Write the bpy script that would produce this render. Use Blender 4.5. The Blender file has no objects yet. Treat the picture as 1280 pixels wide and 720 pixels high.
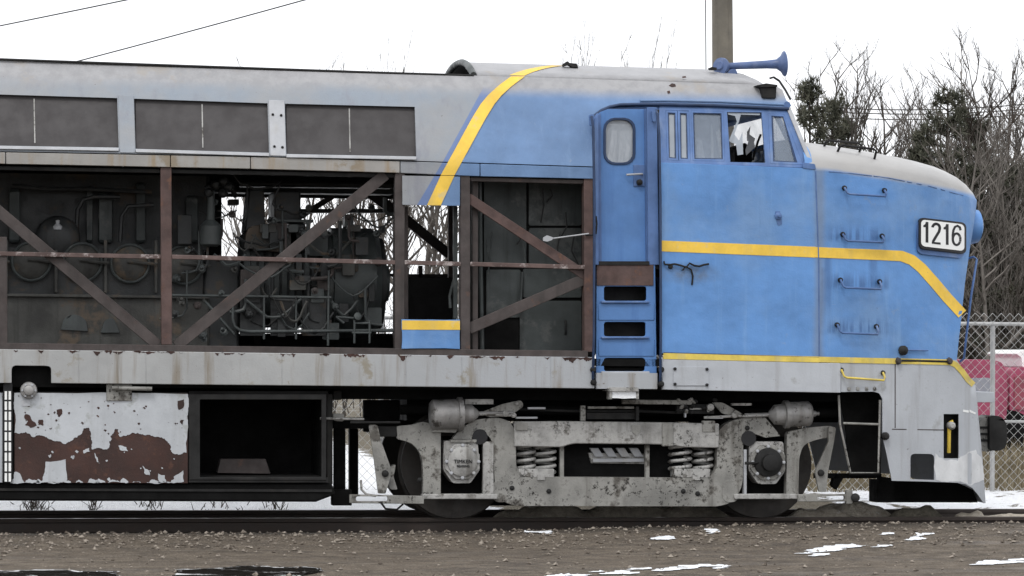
import bpy, bmesh, math, random
from mathutils import Vector, Matrix
random.seed(7)
S = bpy.context.scene
COL = S.collection

# ------------------------------------------------------------------ camera
F_PX = 3577.0
YAW, PITCH, ROLL = math.radians(10.0), math.atan(84/3577.0), 0.008
CAM = Vector((-27.7*math.sin(YAW), -27.7*math.cos(YAW), 1.617))
f0 = Vector((math.sin(YAW)*math.cos(PITCH), math.cos(YAW)*math.cos(PITCH), math.sin(PITCH)))
r0 = Vector((math.cos(YAW), -math.sin(YAW), 0))
u0 = r0.cross(f0)
RT = r0*math.cos(ROLL) + u0*math.sin(ROLL)
UP = u0*math.cos(ROLL) - r0*math.sin(ROLL)
cd = bpy.data.cameras.new('camera'); cam = bpy.data.objects.new('camera', cd); COL.objects.link(cam)
cd.sensor_width = 36; cd.lens = F_PX/1280*36; cd.clip_end = 3000; cd.clip_start = .5
M = Matrix((( RT.x, UP.x, -f0.x, CAM.x), (RT.y, UP.y, -f0.y, CAM.y), (RT.z, UP.z, -f0.z, CAM.z), (0,0,0,1)))
cam.matrix_world = M
S.camera = cam

# ------------------------------------------------------------------ world, sun, exposure
w = bpy.data.worlds.new('World'); S.world = w; w.use_nodes = True
nt = w.node_tree; nt.nodes.clear()
sky = nt.nodes.new('ShaderNodeTexSky'); sky.sky_type = 'NISHITA'; sky.sun_disc = False
sky.sun_elevation = math.radians(48); sky.sun_rotation = math.radians(200); sky.dust_density = 4
hs = nt.nodes.new('ShaderNodeHueSaturation'); hs.inputs['Saturation'].default_value = .12
mx = nt.nodes.new('ShaderNodeMixRGB'); mx.inputs[0].default_value = .86; mx.inputs[2].default_value = (11.6, 11.8, 12.2, 1)
bg = nt.nodes.new('ShaderNodeBackground'); bg.inputs['Strength'].default_value = .1
wo = nt.nodes.new('ShaderNodeOutputWorld')
nt.links.new(sky.outputs[0], hs.inputs['Color']); nt.links.new(hs.outputs[0], mx.inputs[1])
nt.links.new(mx.outputs[0], bg.inputs[0]); nt.links.new(bg.outputs[0], wo.inputs[0])
sd = bpy.data.lights.new('sun', 'SUN'); sd.energy = .9; sd.angle = math.radians(14); sd.color = (1, .97, .93)
sun = bpy.data.objects.new('sun', sd); COL.objects.link(sun)
sun.rotation_euler = Vector((.32, .6, -.86)).to_track_quat('-Z', 'Y').to_euler(); sun.location = (-6, -12, 18)
S.view_settings.view_transform = 'Standard'; S.view_settings.look = 'None'
S.view_settings.exposure = 0.38; S.view_settings.gamma = 1.0

# ------------------------------------------------------------------ helpers
def ray(px, py):
    return f0 + RT*((px-640)/F_PX) - UP*((py-360)/F_PX)
def P(px, py, Y):
    d = ray(px, py); return CAM + d*((Y-CAM.y)/d.y)
def PG(px, py, z):                     # pixel on a horizontal plane
    d = ray(px, py); return CAM + d*((z-CAM.z)/d.z)
def px_of(p):
    d = Vector(p)-CAM; t = d.dot(f0)
    return 640+F_PX*d.dot(RT)/t, 360-F_PX*d.dot(UP)/t
def lin(pts):
    def f(x):
        if x <= pts[0][0]: a, b = pts[0], pts[1]
        elif x >= pts[-1][0]: a, b = pts[-2], pts[-1]
        else:
            for a, b in zip(pts, pts[1:]):
                if a[0] <= x <= b[0]: break
        return a[1]+(b[1]-a[1])*(x-a[0])/(b[0]-a[0])
    return f
def clampf(f, lo, hi): return lambda x: f(min(max(x, lo), hi))
WL = {}
def tag(o, label=None, cat=None, group=None, kind=None):
    if label: o['label'] = label
    if cat: o['category'] = cat
    if group: o['group'] = group
    if kind: o['kind'] = kind
    return o
def empty(name, loc, parent=None):
    o = bpy.data.objects.new(name, None); COL.objects.link(o); o.empty_display_size = .2
    WL[o.name] = Vector(loc)
    if parent: o.parent = parent; o.location = Vector(loc)-WL[parent.name]
    else: o.location = loc
    return o
def finish(name, me, mat, parent, smooth=35, bevel=0, base=False):
    vs = [v.co for v in me.vertices]
    lo = Vector([min(v[i] for v in vs) for i in range(3)]); hi = Vector([max(v[i] for v in vs) for i in range(3)])
    c = (lo+hi)/2
    if base: c.z = lo.z
    me.transform(Matrix.Translation(-c)); me.name = name
    o = bpy.data.objects.new(name, me); COL.objects.link(o)
    WL[o.name] = c
    if parent is not None: o.parent = parent; o.location = c-WL[parent.name]
    else: o.location = c
    if mat: me.materials.append(mat)
    if smooth:
        me.shade_smooth(); me.set_sharp_from_angle(angle=math.radians(smooth))
    if bevel:
        b = o.modifiers.new('bevel', 'BEVEL'); b.width = bevel; b.segments = 2; b.limit_method = 'ANGLE'; b.angle_limit = math.radians(40)
    return o
def from_bm(name, bm, mat, parent=None, smooth=35, bevel=0, base=False):
    bmesh.ops.recalc_face_normals(bm, faces=bm.faces)
    me = bpy.data.meshes.new(name); bm.to_mesh(me); bm.free()
    return finish(name, me, mat, parent, smooth, bevel, base)
def from_vf(name, v, f, mat, parent=None, smooth=35, bevel=0, base=False, recalc=True):
    bm = bmesh.new(); vs = [bm.verts.new(p) for p in v]
    for q in f:
        try: bm.faces.new([vs[i] for i in q])
        except ValueError: pass
    if recalc: bmesh.ops.recalc_face_normals(bm, faces=bm.faces)
    me = bpy.data.meshes.new(name); bm.to_mesh(me); bm.free()
    return finish(name, me, mat, parent, smooth, bevel, base)

def rrect(x0, y0, x1, y1, r, n=4, slope=0.0):
    pts = []
    for cx, cy, a in ((x1-r, y0+r, -90), (x1-r, y1-r, 0), (x0+r, y1-r, 90), (x0+r, y0+r, 180)):
        for i in range(n+1):
            t = math.radians(a+90*i/n); pts.append((cx+r*math.cos(t), cy+r*math.sin(t)))
    return [(x, y+(x-x0)*slope) for x, y in pts]
def rect(x0, y0, x1, y1, slope=0.0): return [(x0, y0), (x1, y0+(x1-x0)*slope), (x1, y1+(x1-x0)*slope), (x0, y1)]
def roundp(pts, n=4):
    """pts: (x, y, r) -> polygon with rounded corners"""
    out = []; N = len(pts)
    for i, p in enumerate(pts):
        r = p[2] if len(p) > 2 else 0
        if r <= 0: out.append((p[0], p[1])); continue
        c = Vector(p[:2]); a = Vector(pts[i-1][:2])-c; b = Vector(pts[(i+1) % N][:2])-c
        ra = min(r, a.length*.48); rb = min(r, b.length*.48)
        s = c+a.normalized()*ra; e = c+b.normalized()*rb
        for k in range(n+1):
            t = k/n; q = s*(1-t)**2+c*2*t*(1-t)+e*t*t; out.append((q.x, q.y))
    return out
def ellipse(cx, cy, rx, ry=None, n=20):
    ry = ry or rx
    return [(cx+rx*math.cos(2*math.pi*i/n), cy+ry*math.sin(2*math.pi*i/n)) for i in range(n)]
def rag(pts, amp, it=3, seed=1, closed=True):
    rd = random.Random(seed); p = [Vector(q) for q in pts]
    for _ in range(it):
        o = []
        for i in range(len(p) if closed else len(p)-1):
            a, b = p[i], p[(i+1) % len(p)]; d = b-a
            o += [a, (a+b)/2+Vector((-d.y, d.x)).normalized()*rd.uniform(-1, 1)*min(amp, d.length*.3)]
        if not closed: o.append(p[-1])
        p = o; amp *= .55
    return [(q.x, q.y) for q in p]
def band(line, width):
    """polyline in pixels -> polygon of that width"""
    L = [Vector(p) for p in line]; a = []; b = []
    for i, p in enumerate(L):
        d = (L[min(i+1, len(L)-1)]-L[max(i-1, 0)]).normalized(); n = Vector((-d.y, d.x))
        a.append(p+n*width/2); b.append(p-n*width/2)
    return [(q.x, q.y) for q in a+b[::-1]]
def plate(name, outer, mat, parent=None, Y=0.0, th=.02, holes=(), cx=(), cy=(), bevel=0, smooth=30, mirror=False, base=False):
    """pixel polygon on the surface y = Y(px, py), given a thickness th away from the camera side"""
    yf = Y if callable(Y) else (lambda a, b: Y)
    bm = bmesh.new(); edges = []
    for loop in [outer]+list(holes):
        vs = [bm.verts.new((q[0], 0, -q[1])) for q in loop]
        for i in range(len(vs)):
            edges.append(bm.edges.new((vs[i], vs[(i+1) % len(vs)])))
    bmesh.ops.triangle_fill(bm, edges=edges, use_beauty=True)
    for c in cx: bmesh.ops.bisect_plane(bm, geom=bm.verts[:]+bm.edges[:]+bm.faces[:], plane_co=(c, 0, 0), plane_no=(1, 0, 0))
    for c in cy: bmesh.ops.bisect_plane(bm, geom=bm.verts[:]+bm.edges[:]+bm.faces[:], plane_co=(0, 0, -c), plane_no=(0, 0, 1))
    front = {v: (v.co.x, -v.co.z) for v in bm.verts}
    ret = bmesh.ops.extrude_face_region(bm, geom=bm.faces[:])
    back = [g for g in ret['geom'] if isinstance(g, bmesh.types.BMVert)]
    for v in back:
        px, py = v.co.x, -v.co.z; v.co = P(px, py, yf(px, py))+Vector((0, th, 0))
    bs = set(back)
    for v, (px, py) in front.items():
        if v not in bs: v.co = P(px, py, yf(px, py))
    if mirror:
        for v in bm.verts: v.co.y = 3.06-v.co.y
    return from_bm(name, bm, mat, parent, smooth, bevel, base)
def bm_tube(bm, pts, rad, n=6, caps=True):
    pts = [Vector(p) for p in pts]; rings = []; prev = None
    for i, p in enumerate(pts):
        d = (pts[min(i+1, len(pts)-1)]-pts[max(i-1, 0)])
        if d.length < 1e-9: d = Vector((0, 0, 1))
        d.normalize()
        if prev is None:
            a = d.cross(Vector((0, 0, 1)))
            if a.length < .1: a = d.cross(Vector((1, 0, 0)))
        else: a = prev-d*prev.dot(d)
        a.normalize(); b = d.cross(a); prev = a
        r = rad[i] if isinstance(rad, (list, tuple)) else rad
        rings.append([bm.verts.new(p+(a*math.cos(2*math.pi*k/n)+b*math.sin(2*math.pi*k/n))*r) for k in range(n)])
    for A, B in zip(rings, rings[1:]):
        for k in range(n): bm.faces.new((A[k], A[(k+1) % n], B[(k+1) % n], B[k]))
    if caps and n > 2:
        bm.faces.new(rings[0][::-1]); bm.faces.new(rings[-1])
def tube(name, pts, r, mat, parent=None, n=8):
    bm = bmesh.new(); bm_tube(bm, pts, r, n); return from_bm(name, bm, mat, parent, 50)
def bm_lathe(bm, o, axis, prof, n=24):
    """prof: (t along axis, radius)"""
    o = Vector(o); ax = Vector(axis).normalized(); a = ax.cross(Vector((0, 0, 1)))
    if a.length < .1: a = ax.cross(Vector((1, 0, 0)))
    a.normalize(); b = ax.cross(a); rings = []
    for t, r in prof:
        if r < 1e-6: rings.append([bm.verts.new(o+ax*t)])
        else: rings.append([bm.verts.new(o+ax*t+(a*math.cos(2*math.pi*k/n)+b*math.sin(2*math.pi*k/n))*r) for k in range(n)])
    for A, B in zip(rings, rings[1:]):
        for k in range(n):
            k2 = (k+1) % n
            if len(A) == 1 and len(B) == 1: continue
            if len(A) == 1: bm.faces.new((A[0], B[k], B[k2]))
            elif len(B) == 1: bm.faces.new((A[k], A[k2], B[0]))
            else: bm.faces.new((A[k], A[k2], B[k2], B[k]))
    if len(rings[0]) > 1: bm.faces.new(rings[0][::-1])
    if len(rings[-1]) > 1: bm.faces.new(rings[-1])
def lathe(name, o, axis, prof, mat, parent=None, n=24, smooth=40):
    bm = bmesh.new(); bm_lathe(bm, o, axis, prof, n); return from_bm(name, bm, mat, parent, smooth)
def bm_box(bm, lo, hi):
    v = [bm.verts.new((x, y, z)) for x in (lo[0], hi[0]) for y in (lo[1], hi[1]) for z in (lo[2], hi[2])]
    for q in ((0,1,3,2), (4,6,7,5), (0,4,5,1), (2,3,7,6), (0,2,6,4), (1,5,7,3)): bm.faces.new([v[i] for i in q])
def box(name, lo, hi, mat, parent=None, bevel=0):
    bm = bmesh.new(); bm_box(bm, lo, hi); return from_bm(name, bm, mat, parent, 30, bevel)

# ------------------------------------------------------------------ materials
class NB:
    def __init__(s, name):
        s.m = bpy.data.materials.new(name); s.m.use_nodes = True; s.t = s.m.node_tree; s.t.nodes.clear()
        s.out = s.n('ShaderNodeOutputMaterial'); s.b = s.n('ShaderNodeBsdfPrincipled')
        s.t.links.new(s.b.outputs[0], s.out.inputs[0])
        g = s.n('ShaderNodeNewGeometry'); s.pos = g.outputs['Position']
        sp = s.n('ShaderNodeSeparateXYZ'); s.l(s.pos, sp.inputs[0]); s.x, s.y, s.z = sp.outputs
    def n(s, k): return s.t.nodes.new(k)
    def l(s, a, b): s.t.links.new(a, b)
    def put(s, i, v):
        if isinstance(v, (int, float)): i.default_value = v
        elif isinstance(v, tuple): i.default_value = (v+(1,))[:len(i.default_value)]
        else: s.l(v, i)
    def math(s, op, a, b=0.0):
        q = s.n('ShaderNodeMath'); q.operation = op; s.put(q.inputs[0], a); s.put(q.inputs[1], b); return q.outputs[0]
    def sc(s, v, xyz):
        q = s.n('ShaderNodeMapping'); s.l(v, q.inputs[0]); q.inputs['Scale'].default_value = xyz; return q.outputs[0]
    def obj(s): return s.n('ShaderNodeTexCoord').outputs['Object']
    def noise(s, scale, detail=5, rough=.6, vec=None, dist=0):
        q = s.n('ShaderNodeTexNoise'); s.l(vec or s.pos, q.inputs['Vector']); q.inputs['Scale'].default_value = scale
        q.inputs['Detail'].default_value = detail; q.inputs['Roughness'].default_value = rough; q.inputs['Distortion'].default_value = dist
        return q.outputs['Fac']
    def voro(s, scale, vec=None, feat='F1', out='Distance'):
        q = s.n('ShaderNodeTexVoronoi'); q.feature = feat; s.l(vec or s.pos, q.inputs['Vector']); q.inputs['Scale'].default_value = scale
        return q.outputs[out]
    def ss(s, v, a, b, lo=0.0, hi=1.0):
        q = s.n('ShaderNodeMapRange'); q.interpolation_type = 'SMOOTHSTEP'; s.put(q.inputs[0], v)
        s.put(q.inputs[1], a); s.put(q.inputs[2], b); q.inputs[3].default_value = lo; q.inputs[4].default_value = hi; return q.outputs[0]
    def mix(s, f, a, b, mode='MIX'):
        q = s.n('ShaderNodeMixRGB'); q.blend_type = mode; s.put(q.inputs[0], f); s.put(q.inputs[1], a); s.put(q.inputs[2], b); return q.outputs[0]
    def mulc(s, c, v):                # colour times value
        q = s.n('ShaderNodeVectorMath'); q.operation = 'SCALE'; s.put(q.inputs[0], c); s.put(q.inputs['Scale'], v); return q.outputs[0]
    def bump(s, h, strength=.3, dist=.01):
        q = s.n('ShaderNodeBump'); q.inputs['Strength'].default_value = strength; q.inputs['Distance'].default_value = dist
        s.put(q.inputs['Height'], h); s.l(q.outputs[0], s.b.inputs['Normal'])
    def done(s, col, rough=.6, metal=0.0, spec=.4):
        s.put(s.b.inputs['Base Color'], col); s.put(s.b.inputs['Roughness'], rough); s.put(s.b.inputs['Metallic'], metal)
        s.b.inputs['Specular IOR Level'].default_value = spec; return s.m
def wmat(name, base, rough=.6, var=.25, vs=2.5, stain=None, sa=.5, patch=None, pt=.62, pscale=4, spk=None, spt=.7, bump=.25, metal=0.0, spec=.35, xmix=None):
    """weathered surface: base with mottling, vertical stains, soft patches, small specks"""
    n = NB(name); c = n.mulc(base+(1,) if len(base) == 3 else base, n.ss(n.noise(vs, 6, .65), .25, .75, 1-var, 1+var))
    if xmix:
        c = n.mix(n.ss(n.math('ADD', n.x, n.math('MULTIPLY', n.noise(.8, 4), 1.5)), P(xmix[1], 460, 0).x, P(xmix[2], 460, 0).x), c, xmix[0])
    if stain:
        st = n.noise(1.0, 5, .6, n.sc(n.pos, (7, 7, .55))); c = n.mix(n.ss(st, .5, .72, 0, sa), c, stain)
    if patch:
        c = n.mix(n.ss(n.noise(pscale, 7, .68), pt-.05, pt+.05), c, patch)
    if spk:
        c = n.mix(n.math('MULTIPLY', n.ss(n.noise(1.9, 5, .65), .42, .60, .12, 1), n.ss(n.noise(24, 5, .75), spt-.05, spt+.04)), c, spk)
    fine = n.noise(60, 4, .6); n.bump(n.math('ADD', fine, n.math('MULTIPLY', n.noise(5, 3), 2.0)), bump, .006)
    return n.done(c, n.ss(n.noise(6, 4), .3, .7, max(rough-.12, .05), min(rough+.15, 1)), metal, spec)

BLUE = (.100, .240, .515)
def hull_material():
    n = NB('carbody_paint')
    n1 = n.noise(1.3, 6, .65); n2 = n.noise(7, 6, .7); st = n.noise(1.0, 6, .65, n.sc(n.pos, (6, 6, .5)))
    blue = n.mulc((.128, .218, .385, 1), n.ss(n1, .3, .7, .84, 1.12))
    blue = n.mix(n.ss(st, .5, .75, 0, .35), blue, (.20, .31, .50, 1))
    blue = n.mix(n.ss(n.noise(3.2, 7, .7), .62, .7, 0, .45), blue, (.28, .31, .36, 1))
    grey = n.mix(n.ss(n1, .35, .65), (.235, .27, .315, 1), (.265, .275, .29, 1))
    grey = n.mix(n.ss(st, .5, .72, 0, .6), grey, (.205, .21, .245, 1))
    # left of the diagonal stripe the side is bare grey, right of it blue
    A, B = P(535, 257, 0), P(617, 112, .3)
    k = (B.x-A.x)/(B.z-A.z)
    xl = n.math('SUBTRACT', n.math('SUBTRACT', n.x, A.x), n.math('MULTIPLY', n.math('SUBTRACT', n.z, A.z), k))
    c = n.mix(n.ss(xl, -.11, -.10), grey, blue)
    c = n.mix(n.math('MULTIPLY', n.ss(xl, -.115, -.105), n.ss(xl, -.02, -.01, 1, 0)), c, (.13, .19, .36, 1))
    # weathered primer on the roof
    zt = P(700, 120, .3).z
    zz = n.math('ADD', n.z, n.math('MULTIPLY', n.math('SUBTRACT', n1, .5), .10))
    tan = n.mix(n.ss(n2, .35, .65), (.275, .275, .285, 1), (.335, .335, .345, 1))
    tan = n.mix(n.ss(n.noise(2.2, 6, .7), .56, .66, 0, .55), tan, (.32, .29, .255, 1))
    c = n.mix(n.ss(zz, zt-.05, zt+.10), c, tan)
    c = n.mix(n.ss(n.noise(26, 4, .7), .70, .74), c, (.09, .07, .06, 1))
    n.bump(n.math('ADD', n.math('MULTIPLY', n.noise(1.7, 3), 14.0), n.noise(50, 3)), .28, .006)
    return n.done(c, n.ss(n2, .3, .7, .42, .62), 0, .35)
def panel_blue():
    n = NB('blue_side_paint'); n1 = n.noise(1.5, 6, .65); st = n.noise(1.0, 6, .65, n.sc(n.pos, (8, 8, .5)))
    c = n.mulc(BLUE+(1,), n.ss(n1, .3, .7, .84, 1.14))
    c = n.mix(n.ss(n.noise(.9, 5, .6), .48, .68, 0, .45), c, (.19, .30, .47, 1))
    c = n.mix(n.ss(n.noise(4.5, 7, .72), .60, .70, 0, .4), c, (.20, .27, .38, 1))
    scr = n.noise(1.0, 5, .7, n.sc(n.pos, (3.5, 3.5, 26)))
    c = n.mix(n.ss(scr, .66, .72, 0, .45), c, (.24, .33, .47, 1))
    c = n.mix(n.ss(st, .52, .74, 0, .35), c, (.20, .35, .58, 1))
    c = n.mix(n.ss(n.noise(1.0, 6, .65, n.sc(n.pos, (11, 11, .8))), .6, .78, 0, .4), c, (.07, .15, .31, 1))
    c = n.mix(n.ss(n.noise(30, 4, .7), .71, .75, 0, .7), c, (.05, .07, .12, 1))
    # grime round the broken latch
    lp_ = P(862, 338, 0); lx = n.math('MULTIPLY', n.math('SUBTRACT', n.x, lp_.x), 2.6); lz = n.math('MULTIPLY', n.math('SUBTRACT', n.z, lp_.z-.03), 7.0)
    ld = n.math('SQRT', n.math('ADD', n.math('MULTIPLY', lx, lx), n.math('MULTIPLY', lz, lz)))
    c = n.mix(n.math('MULTIPLY', n.ss(ld, .2, 1.0, .75, 0), n.ss(n.noise(9, 5, .7), .35, .65, .3, 1)), c, (.10, .13, .18, 1))
    # dark runs below the nose handholds, brown dirt in the seam of the nose
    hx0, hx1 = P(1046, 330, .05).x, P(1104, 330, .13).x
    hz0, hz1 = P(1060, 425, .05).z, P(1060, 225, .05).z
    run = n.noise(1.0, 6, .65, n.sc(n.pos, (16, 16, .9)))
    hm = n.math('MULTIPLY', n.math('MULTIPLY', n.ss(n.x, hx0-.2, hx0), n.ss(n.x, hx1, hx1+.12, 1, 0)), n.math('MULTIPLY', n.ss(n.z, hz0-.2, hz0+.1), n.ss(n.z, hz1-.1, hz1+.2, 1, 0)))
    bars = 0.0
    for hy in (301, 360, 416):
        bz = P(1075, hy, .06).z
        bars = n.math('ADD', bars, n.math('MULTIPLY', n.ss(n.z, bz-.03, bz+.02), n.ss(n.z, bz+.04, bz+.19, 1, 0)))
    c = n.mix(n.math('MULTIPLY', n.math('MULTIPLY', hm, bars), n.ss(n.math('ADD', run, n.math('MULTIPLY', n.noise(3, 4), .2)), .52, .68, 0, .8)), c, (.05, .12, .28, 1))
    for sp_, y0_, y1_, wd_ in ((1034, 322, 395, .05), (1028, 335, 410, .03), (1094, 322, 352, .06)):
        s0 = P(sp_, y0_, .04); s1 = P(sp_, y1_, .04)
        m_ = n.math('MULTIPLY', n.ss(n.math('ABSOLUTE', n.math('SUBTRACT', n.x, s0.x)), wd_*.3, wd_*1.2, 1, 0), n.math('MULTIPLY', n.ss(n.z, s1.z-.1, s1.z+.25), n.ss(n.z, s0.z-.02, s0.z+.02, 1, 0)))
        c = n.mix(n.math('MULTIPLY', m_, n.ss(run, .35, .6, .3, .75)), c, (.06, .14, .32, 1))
    sx = P(1021, 330, 0).x
    sd_ = n.math('ABSOLUTE', n.math('SUBTRACT', n.x, n.math('ADD', sx, n.math('MULTIPLY', n.noise(2.5, 5), .06))))
    c = n.mix(n.ss(sd_, .01, .09, .55, 0), c, (.17, .20, .25, 1))
    # nose top: sun-bleached primer
    X0, X1 = P(1022, 213, .0), P(1205, 243, .6)
    k = (X1.z-X0.z)/(X1.x-X0.x)
    zl = n.math('SUBTRACT', n.math('SUBTRACT', n.z, X0.z), n.math('MULTIPLY', n.math('SUBTRACT', n.x, X0.x), k))
    zl = n.math('ADD', zl, n.math('MULTIPLY', n.math('SUBTRACT', n1, .5), .05))
    top = n.math('MULTIPLY', n.ss(zl, -.015, .05), n.ss(n.x, X0.x-.06, X0.x-.05))
    c = n.mix(top, c, n.mix(n1, (.34, .34, .345, 1), (.42, .41, .395, 1)))
    n.bump(n.math('ADD', n.math('MULTIPLY', n.noise(1.6, 3), 16.0), n.noise(50, 3)), .30, .006)
    return n.done(c, n.ss(n.noise(4, 5), .3, .7, .34, .62), 0, .45)

M_HULL = hull_material(); M_BLUE = panel_blue()
M_DOOR = wmat('door_blue_paint', (.085, .195, .43), .45, .15, 2, (.05, .13, .33), .5, bump=.15)
M_FRAMEB = wmat('window_frame_paint', (.085, .155, .33), .5, .2, 4, (.2, .27, .42), .5, bump=.15)
M_NAVY = wmat('dark_navy_seal', (.022, .042, .095), .55, .25, 5, (.05, .08, .15), .4, bump=.15)
M_YEL = wmat('yellow_stripe_paint', (.76, .50, .07), .5, .18, 3, (.56, .41, .14), .5, (.66, .50, .20), .62, 5, (.20, .19, .17), .70, bump=.15)
M_YELD = wmat('dirty_yellow_paint', (.62, .48, .10), .55, .22, 6, (.45, .40, .22), .6, bump=.1)
M_SILL = wmat('grey_sill_paint', (.33, .335, .335), .6, .16, 1.5, (.17, .135, .09), .75, (.25, .23, .19), .61, 3, (.10, .06, .04), .68, xmix=((.345, .36, .38, 1), 470, 720))
M_SKIRT = wmat('grey_skirt_paint', (.40, .42, .45), .55, .12, 1.5, (.27, .27, .275), .55, (.33, .34, .35), .62, 3, spk=(.09, .07, .06), spt=.68)
M_LETTER = wmat('stained_letterboard_paint', (.31, .30, .285), .6, .15, 2, (.27, .19, .10), .75, (.24, .20, .15), .6, 2.5, (.12, .08, .05), .7)
M_RUST = wmat('rusty_brown_steel', (.085, .055, .05), .75, .35, 5, (.05, .04, .04), .6, (.13, .07, .05), .62, 6, (.20, .17, .15), .70)
M_WORN = wmat('worn_brown_steel', (.10, .068, .062), .6, .35, 5, None, 0, (.34, .30, .29), .585, 7, bump=.3)
M_RUSTD = wmat('dark_brown_steel', (.060, .050, .048), .75, .3, 5, (.035, .032, .03), .6, (.09, .06, .05), .64, 6, bump=.3)
M_RUSTP = wmat('brown_peeled_steel', (.050, .027, .023), .8, .4, 3, (.026, .018, .016), .7, (.085, .042, .030), .60, 5, (.12, .10, .09), .70, bump=.5)
M_CHALK = wmat('fresh_white_smear', (.60, .61, .62), .6, .12, 4, (.45, .45, .45), .5, spk=(.12, .11, .10), spt=.68, bump=.2)
M_LOUV = wmat('brown_grey_louvre', (.050, .046, .047), .6, .08, 2, (.043, .040, .041), .3, bump=.1)
M_LIGHT = wmat('light_grey_trim', (.37, .38, .40), .5, .15, 4, (.36, .35, .33), .5, bump=.1)
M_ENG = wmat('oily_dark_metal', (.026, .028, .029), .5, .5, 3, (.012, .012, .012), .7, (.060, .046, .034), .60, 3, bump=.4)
M_ENGB = wmat('dusty_engine_metal', (.058, .058, .054), .6, .5, 3, (.024, .023, .022), .7, (.095, .072, .052), .57, 2.5, bump=.4)
M_CAB = wmat('grey_green_cabinet', (.048, .056, .056), .5, .3, 2, (.018, .02, .02), .75, (.085, .090, .088), .60, 2.5, bump=.25)
M_DRUM = wmat('grey_drum_metal', (.060, .068, .068), .5, .35, 3, (.035, .038, .04), .6, (.10, .105, .10), .63, 5, bump=.25)
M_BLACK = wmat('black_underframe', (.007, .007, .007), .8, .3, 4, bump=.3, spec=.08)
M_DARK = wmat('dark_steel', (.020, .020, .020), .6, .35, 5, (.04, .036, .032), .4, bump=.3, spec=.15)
M_TRUCK = wmat('grimy_silver_bogie', (.25, .246, .23), .6, .45, 3, (.085, .078, .068), .8, (.095, .088, .078), .57, 3.0, (.016, .014, .012), .575, bump=.6)
M_TRUCK2 = wmat('pale_bogie_steel', (.34, .336, .325), .55, .4, 4, (.12, .112, .10), .8, (.10, .093, .083), .585, 4, (.018, .016, .014), .58, bump=.55)
M_WHEEL = wmat('wheel_steel', (.038, .034, .031), .6, .35, 5, (.06, .045, .035), .5, bump=.2)
M_TREAD = wmat('worn_wheel_rim', (.075, .062, .055), .5, .3, 6, bump=.15)
M_CYL = wmat('brake_cylinder_metal', (.25, .245, .24), .45, .3, 6, (.13, .12, .11), .6, (.07, .065, .06), .62, 10, bump=.25, metal=.3)
M_WHITE = wmat('chalky_white_paint', (.43, .45, .475), .6, .14, 2, (.31, .32, .325), .45, (.34, .355, .355), .62, 4, (.05, .03, .025), .675, bump=.2)
M_RAIL = wmat('rail_steel', (.040, .031, .027), .7, .3, 6, bump=.3)
M_RAILTOP = wmat('rail_head_steel', (.085, .075, .068), .4, .25, 6, bump=.1, metal=.5)
M_HORN = wmat('horn_blue_paint', (.075, .115, .235), .45, .2, 8, (.17, .2, .3), .4, bump=.1)
M_POLE = wmat('weathered_pole_wood', (.135, .122, .10), .85, .3, 3, (.07, .06, .05), .7, bump=.4)
M_MESH = wmat('bright_fence_wire', (.42, .42, .41), .5, .15, 6, bump=.05)
M_GALV = wmat('galvanised_steel', (.40, .40, .395), .5, .15, 6, bump=.1, metal=.4)
M_SNOW = None
def snow_mat():
    n = NB('old_snow'); d = n.noise(9, 7, .7)
    c = n.mix(n.ss(d, .5, .72), (.82, .84, .87, 1), (.58, .57, .56, 1)); n.bump(n.math('ADD', n.noise(14, 6, .7), n.noise(70, 3)), .5, .02)
    return n.done(c, .7, 0, .3)
M_SNOW = snow_mat()
def glass_mat(name, tint, rough=.06, op=.5):
    n = NB(name); n.b.inputs['Base Color'].default_value = tint+(1,)
    c = n.mix(n.ss(n.noise(2.0, 5, .6), .3, .7), tint+(1,), tuple(min(1, v*1.25) for v in tint)+(1,))
    n.put(n.b.inputs['Base Color'], c); n.b.inputs['Roughness'].default_value = rough; n.b.inputs['IOR'].default_value = 1.5
    tr = n.n('ShaderNodeBsdfTransparent'); ms = n.n('ShaderNodeMixShader')
    n.put(ms.inputs[0], n.ss(n.noise(3.5, 5, .6), .3, .7, max(op-.08, 0), min(op+.08, 1)))  # uneven mix imitates patchy reflections in the panes
    n.l(tr.outputs[0], ms.inputs[1]); n.l(n.b.outputs[0], ms.inputs[2]); n.l(ms.outputs[0], n.out.inputs[0])
    return n.m
M_GLASS = glass_mat('dusty_glass', (.30, .33, .37), .08, .78)
M_GLASSC = glass_mat('clearer_glass', (.20, .24, .30), .05, .5)
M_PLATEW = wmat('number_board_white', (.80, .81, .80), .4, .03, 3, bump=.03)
M_INK = wmat('black_lettering', (.012, .012, .014), .5, .1, 3, bump=.03)
M_BRASS = wmat('yellow_hose_handle', (.5, .36, .05), .5, .2, 8, bump=.1)
M_WIRE = wmat('cable_black', (.02, .02, .02), .6, .1, 3, bump=.05)

# ================================================================== LOCOMOTIVE
base = P(560, 650, 1.53); base.z = 0
LOCO = empty('diesel_locomotive', base)
tag(LOCO, 'faded blue and grey cab diesel locomotive with stripped engine bay standing on the track', 'locomotive')
XL = -230                                        # where the rear of the body is cut, beyond the frame
letter_bot = lin([(-80, 202.5), (0, 204.5), (320, 211), (500, 216), (590, 220), (742, 223.5)])
belt = lin([(-80, 187), (0, 189), (320, 195), (520, 201), (742, 208)])
louv_bot = lin([(0, 182), (150, 184.5), (170, 186), (337, 191), (359, 192.5), (521, 195.5), (742, 202)])
louv_top = lin([(0, 118), (147, 122.5), (335, 129), (519, 133.5), (742, 141)])
roof_edge = lin([(-80, 71), (0, 74), (100, 77.7), (480, 91), (590, 94.3), (742, 99), (985, 107)])
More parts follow.
